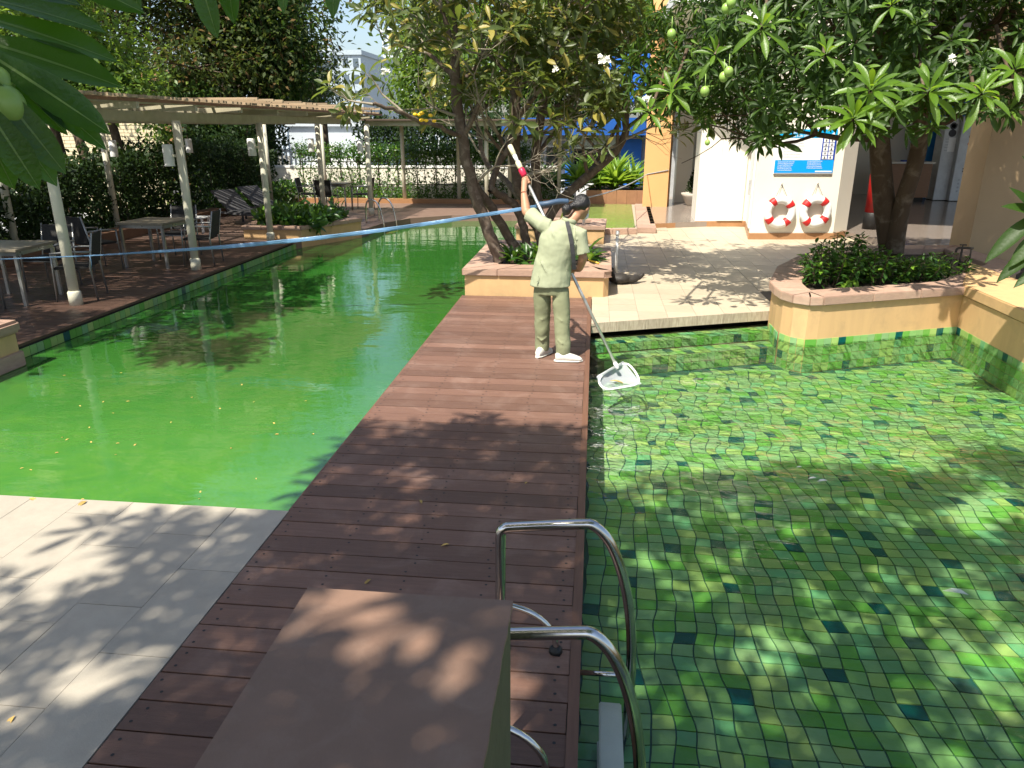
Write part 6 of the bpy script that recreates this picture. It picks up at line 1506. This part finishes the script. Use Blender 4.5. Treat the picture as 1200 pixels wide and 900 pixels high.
bush(3.4, 10.6, .3, 30, .5, .55, 'dark shrub at the back of the large planter under the tree', 125)
blade_plant(3.15, 9.33, .30, 12, .2, 'small fresh green seedling at the front coping of the large planter', m_fern, 130, None, T_MED, 'seedling', 'plant', (20, 80))
bpy.data.objects[[o.name for o in COL.objects if o.name.startswith('seedling')][0]]  # keep

# ================================================================ FAR BACKGROUND
t = thing('brick_wall', 'pale sunlit brick wall beyond the hedge at the near end of the pergola', 'wall', (-19, 24.5, -.7))
m_brick = surf('pale_yellow_brick', (0.62, 0.54, 0.36), (0.5, 0.43, 0.28), rough=.85, scale=6, bump=.3, rnd=.12)
MB().box(-22.5, -14.2, 24.2, 24.5, -.7, 2.6).build('backing', m_grout, t)
bk = MB()
for r in range(28):
    for c_ in range(21):
        x = -22.4 + c_ * .39 + (.19 if r % 2 else 0); bk.box(x, x + .375, 24.18, 24.3, -.68 + r * .115, -.68 + r * .115 + .1)
o = bk.build('bricks', m_brick, t); o['kind'] = 'stuff'
t = thing('cream_wall', 'low cream wall behind the trellis at the far end of the pool', 'wall', (-5, 24.9, 0))
MB().prism([(-10.8, 24.7), (-1.2, 25.2), (-1.2, 25.4), (-10.8, 24.9)], -.7, .98).build('panel', m_cream, t)
MB().prism([(-10.8, 24.68), (-1.2, 25.18), (-1.2, 25.42), (-10.8, 24.92)], .981, 1.05).build('cap', m_white, t)
t = thing('white_fence', 'white picket fence seen between the rear pergola poles', 'fence', (-11, 26, -.7))
for i in range(18):
    x = -12.6 + i * .16; MB().box(x, x + .06, 25.9, 25.93, -.6, 1.55).build('picket', m_white, t)
for z in (1.45, .6): MB().box(-12.7, -9.7, 25.94, 25.97, z, z + .07).build('rail', m_white, t)
m_win = surf('far_window_glass', (.10, .14, .18), rough=.15, bump=0, rnd=.2, spec=.6)
def block(name, label, x0, x1, y, z0, z1, depth, mat, rows, cols, wmat=m_win, ww=.5, wh=.5, cat='building', ribs=0):
    t = thing(name, label, cat, ((x0 + x1) / 2, y, z0)); MB().box(x0, x1, y, y + depth, z0, z1).build('wall', mat, t)
    dx = (x1 - x0) / max(1, cols); dz = (z1 - z0) / max(1, rows)
    me = MB().box(-dx * ww / 2, dx * ww / 2, -.06, .04, 0, dz * wh).mesh('window', wmat)
    for r in range(rows):
        for c_ in range(cols):
            o = mesh_obj('window', me, t); o.location = V((x0 + dx * (c_ + .5), y - .02, z0 + dz * (r + .28))) - OFF[t.name]
    for k in range(ribs): 
        x = x0 + (x1 - x0) * (k + .5) / ribs; MB().box(x - .15, x + .15, y - .5, y - .001, z0, z1 + .5).build('rib', mat, t)
    MB().box(x0 - .2, x1 + .2, y - .2, y + depth + .2, z1 + .001, z1 + .5).build('parapet', mat, t)
    return t
m_bg1 = surf('pale_blue_grey_render', (.50, .57, .63), (.45, .52, .58), rough=.8, scale=.3, bump=0, rnd=0, stain=(.38, .44, .5), stain_amt=.4, stain_scale=.15)
m_bg2 = surf('grey_white_render', (.58, .62, .64), rough=.8, bump=0, rnd=0)
xa, xb, xc, xd = at(376, 90, 95).x, at(421, 90, 95).x, at(428, 90, 110).x, at(452, 90, 110).x
block('office_block', 'pale blue grey office block in the gap between the trees', xa - 12, xb - 2.6, 95, -2, at(400, 62, 95).z, 20, m_bg1, 4, 5, ribs=3)
block('office_block', 'narrow bluish glazed block directly beside the pale office block', xb - 2.5, xb + 1.2, 92, -2, at(400, 60, 92).z - .4, 18, surf('blue_glazed_wall', (.40, .47, .52), rough=.4, bump=0, rnd=0), 7, 3)
block('white_tower', 'white gridded residential tower beside the sky gap', xc, xd + 8, 120, -2, at(430, 38, 120).z, 20, m_bg2, 16, 12, ww=.6, wh=.55)
xa, xb = at(340, 170, 45).x, at(436, 170, 45).x
t = block('service_building', 'long pale grey building with small windows behind the trellis', xa, xb, 45, -2, at(400, 148, 45).z, 12, surf('pale_grey_sheet_wall', (.48, .53, .56), (.42, .47, .5), rough=.7, scale=.8, stretch=(3, 1, .3), bump=0, rnd=0), 1, 5, ww=.12, wh=.22)
for i, px in enumerate((425, 380)): 
    p = at(px, 182, 44.5); MB().box(p.x, p.x + .8, 44.3, 44.95, p.z, p.z + .6).build('aircon_unit', m_white, t)
p = at(366, 184, 44); MB().box(p.x, p.x + 3.2, 44, 44.9, p.z - 1.4, p.z - .1).build('low_annex', m_white, t)
block('brown_house', 'brown shaded house wall glimpsed behind the dark trees', -30, -22, 40, -1, 4.5, 8, m_brown_tile, 2, 4)
# parked car behind the hedge
t = thing('parked_car', 'white car parked behind the hedge, its windscreen and bonnet showing near the brick wall', 'car', (-14.6, 17.4, -.7))
m_car = surf('white_car_paint', (.66, .68, .70), rough=.2, bump=0, rnd=0, amt=0, coat=.6)
CO = V((-14.4, 17.2, -.7)); ca = R(168)
def cp(x, y, z): return CO + V((x * math.cos(ca) - y * math.sin(ca), x * math.sin(ca) + y * math.cos(ca), z))
def car_rings(rows, mat, name, parent, seg=0):
    mb = MB(); vs = []
    for x, hw, z0, z1 in rows:
        for sy, zz, k in ((-1, z0, 1), (-1, z0 + (z1 - z0) * .75, 1), (-.8, z1, 1), (.8, z1, 1), (1, z0 + (z1 - z0) * .75, 1), (1, z0, 1)): vs.append(cp(x, sy * hw, zz))
    n = len(rows); mb.add(vs, [(i * 6 + k, i * 6 + (k + 1) % 6, (i + 1) * 6 + (k + 1) % 6, (i + 1) * 6 + k) for i in range(n - 1) for k in range(6)] + [tuple(range(6)), tuple(range(n * 6 - 6, n * 6))[::-1]], False)
    return mb.build(name, mat, parent, bevel=.03)
car_rings([(-2.15, .72, .35, .75), (-1.9, .84, .25, .95), (-.9, .88, .22, 1.0), (.6, .88, .22, 1.0), (1.7, .86, .22, .88), (2.1, .76, .3, .68)], m_car, 'body', t)
car_rings([(-1.7, .72, .96, 1.02), (-1.15, .68, .96, 1.42), (-.2, .67, .96, 1.47), (.45, .66, .96, 1.40), (1.15, .74, .93, .99)], m_dark_glass, 'windows', t)
car_rings([(-1.2, .60, 1.40, 1.455), (-.2, .62, 1.44, 1.505), (.42, .60, 1.38, 1.44)], m_car, 'roof', t)
for x in (-1.35, 1.3):
    for s_ in (-1, 1):
        w = MB().tube([cp(x, s_ * .72, .32), cp(x, s_ * .9, .32)], .32, 20).build('wheel', flat('tyre', (.02, .02, .02), .9), t); MB().tube([cp(x, s_ * .9, .32), cp(x, s_ * .915, .32)], .2, 14).build('rim', m_alu, w)
for s_ in (-1, 1):
    MB().ell(cp(.75, s_ * .98, 1.0), (.09, .07, .08), 10, 6).build('mirror', m_car, t); MB().ell(cp(2.0, s_ * .6, .68), (.1, .14, .08), 10, 6).build('headlight', m_sw, t)

# ================================================================ LITTER
me_d = one_leaf('fallen_leaf', T_MED, m_dry)
litter = [(gr(492, 587), .05, 'yellow'), (gr(527, 639), .05, 'yellow'), (gr(435, 680), .05, 'orange brown'), (gr(618, 566), .03, 'tiny pale'), (gr(18, 840), .06, 'small brown'), (gr(34, 585), .06, 'dry brown'), (gr(102, 588), .07, 'curled yellow')]
lab = ['yellow fallen leaf on the walkway boards in the middle of the near shade', 'yellow fallen leaf on the walkway beside the near handrail', 'orange brown fallen leaf just beyond the concrete post', 'tiny pale leaf on the walkway nearest the clear pool', 'small brown seed leaf on the pale pavers near the corner', 'dry leaf on the paver edge at the green water, farthest from the walkway', 'curled yellow leaf on the paver edge at the green water']
for (p, s, c_), lb in zip(litter, lab):
    o = bpy.data.objects.new('fallen_leaf', me_d); COL.objects.link(o); o.location = p + V((0, 0, .008)); o.rotation_euler = (random.uniform(-.3, .3), random.uniform(-.3, .3), random.uniform(0, 6)); o.scale = (s,) * 3; tag(o, lb, 'leaf')
fl = [(213, 513), (243, 514), (600, 500), (87, 548), (232, 586), (155, 455), (283, 617 - 230), (356, 470), (321, 511), (65, 530)]
K = []
rs = random.Random(77)
for px, py in [(72, 513), (81, 514), (201, 494), (28, 548), (233, 585), (64, 531), (134, 533), (160, 520), (122, 470), (131, 484), (320, 495), (322, 509), (284, 450), (357, 470), (257, 478), (152, 470), (225, 466), (235, 575), (105, 500), (368, 509), (140, 437), (99, 585), (300, 560)] + [(rs.uniform(20, 520), rs.uniform(330, 560)) for _ in range(8)]:
    p = gr(px, py, WL + .003); 
    if -6 < p.x < -1.85 and 3.95 < p.y: K.append((p, V((rs.uniform(-1, 1), rs.uniform(-1, 1), 0)), V((0, 0, 1)), rs.uniform(.02, .042)))
o = mesh_obj('floating_leaves', leaf_mesh('floating_leaves', T_MED, [k[0] for k in K], [k[1] for k in K], [k[2] for k in K], [k[3] for k in K], m_dry)); tag(o, 'small yellow leaves and petals scattered afloat on the green pool', 'leaves', None, 'stuff')
p = gr(1135, 697, WR + .006); o = bpy.data.objects.new('floating_leaf', one_leaf('floating_leaf', T_MED, surf('pale_leaf', (.55, .62, .5), rough=.5, rnd=0, bump=0))); COL.objects.link(o); o.location = p; o.scale = (.12,) * 3; o.rotation_euler = (0, 0, R(60)); tag(o, 'pale curled leaf floating on the clear pool at the far side', 'leaf')
for px, py, s, lb in ((957, 560, .04, 'pale petal floating where the clear pool shade begins'), (970, 563, .05, 'long white petal afloat in the middle of the clear pool'), (940, 547, .03, 'small white petal floating just beyond the long one')):
    p = gr(px, py, WR + .006); o = bpy.data.objects.new('floating_petal', one_leaf('floating_petal', T_MED, m_petal)); COL.objects.link(o); o.location = p; o.scale = (s * 1.5,) * 3; o.rotation_euler = (0, 0, R(90)); tag(o, lb, 'petal')
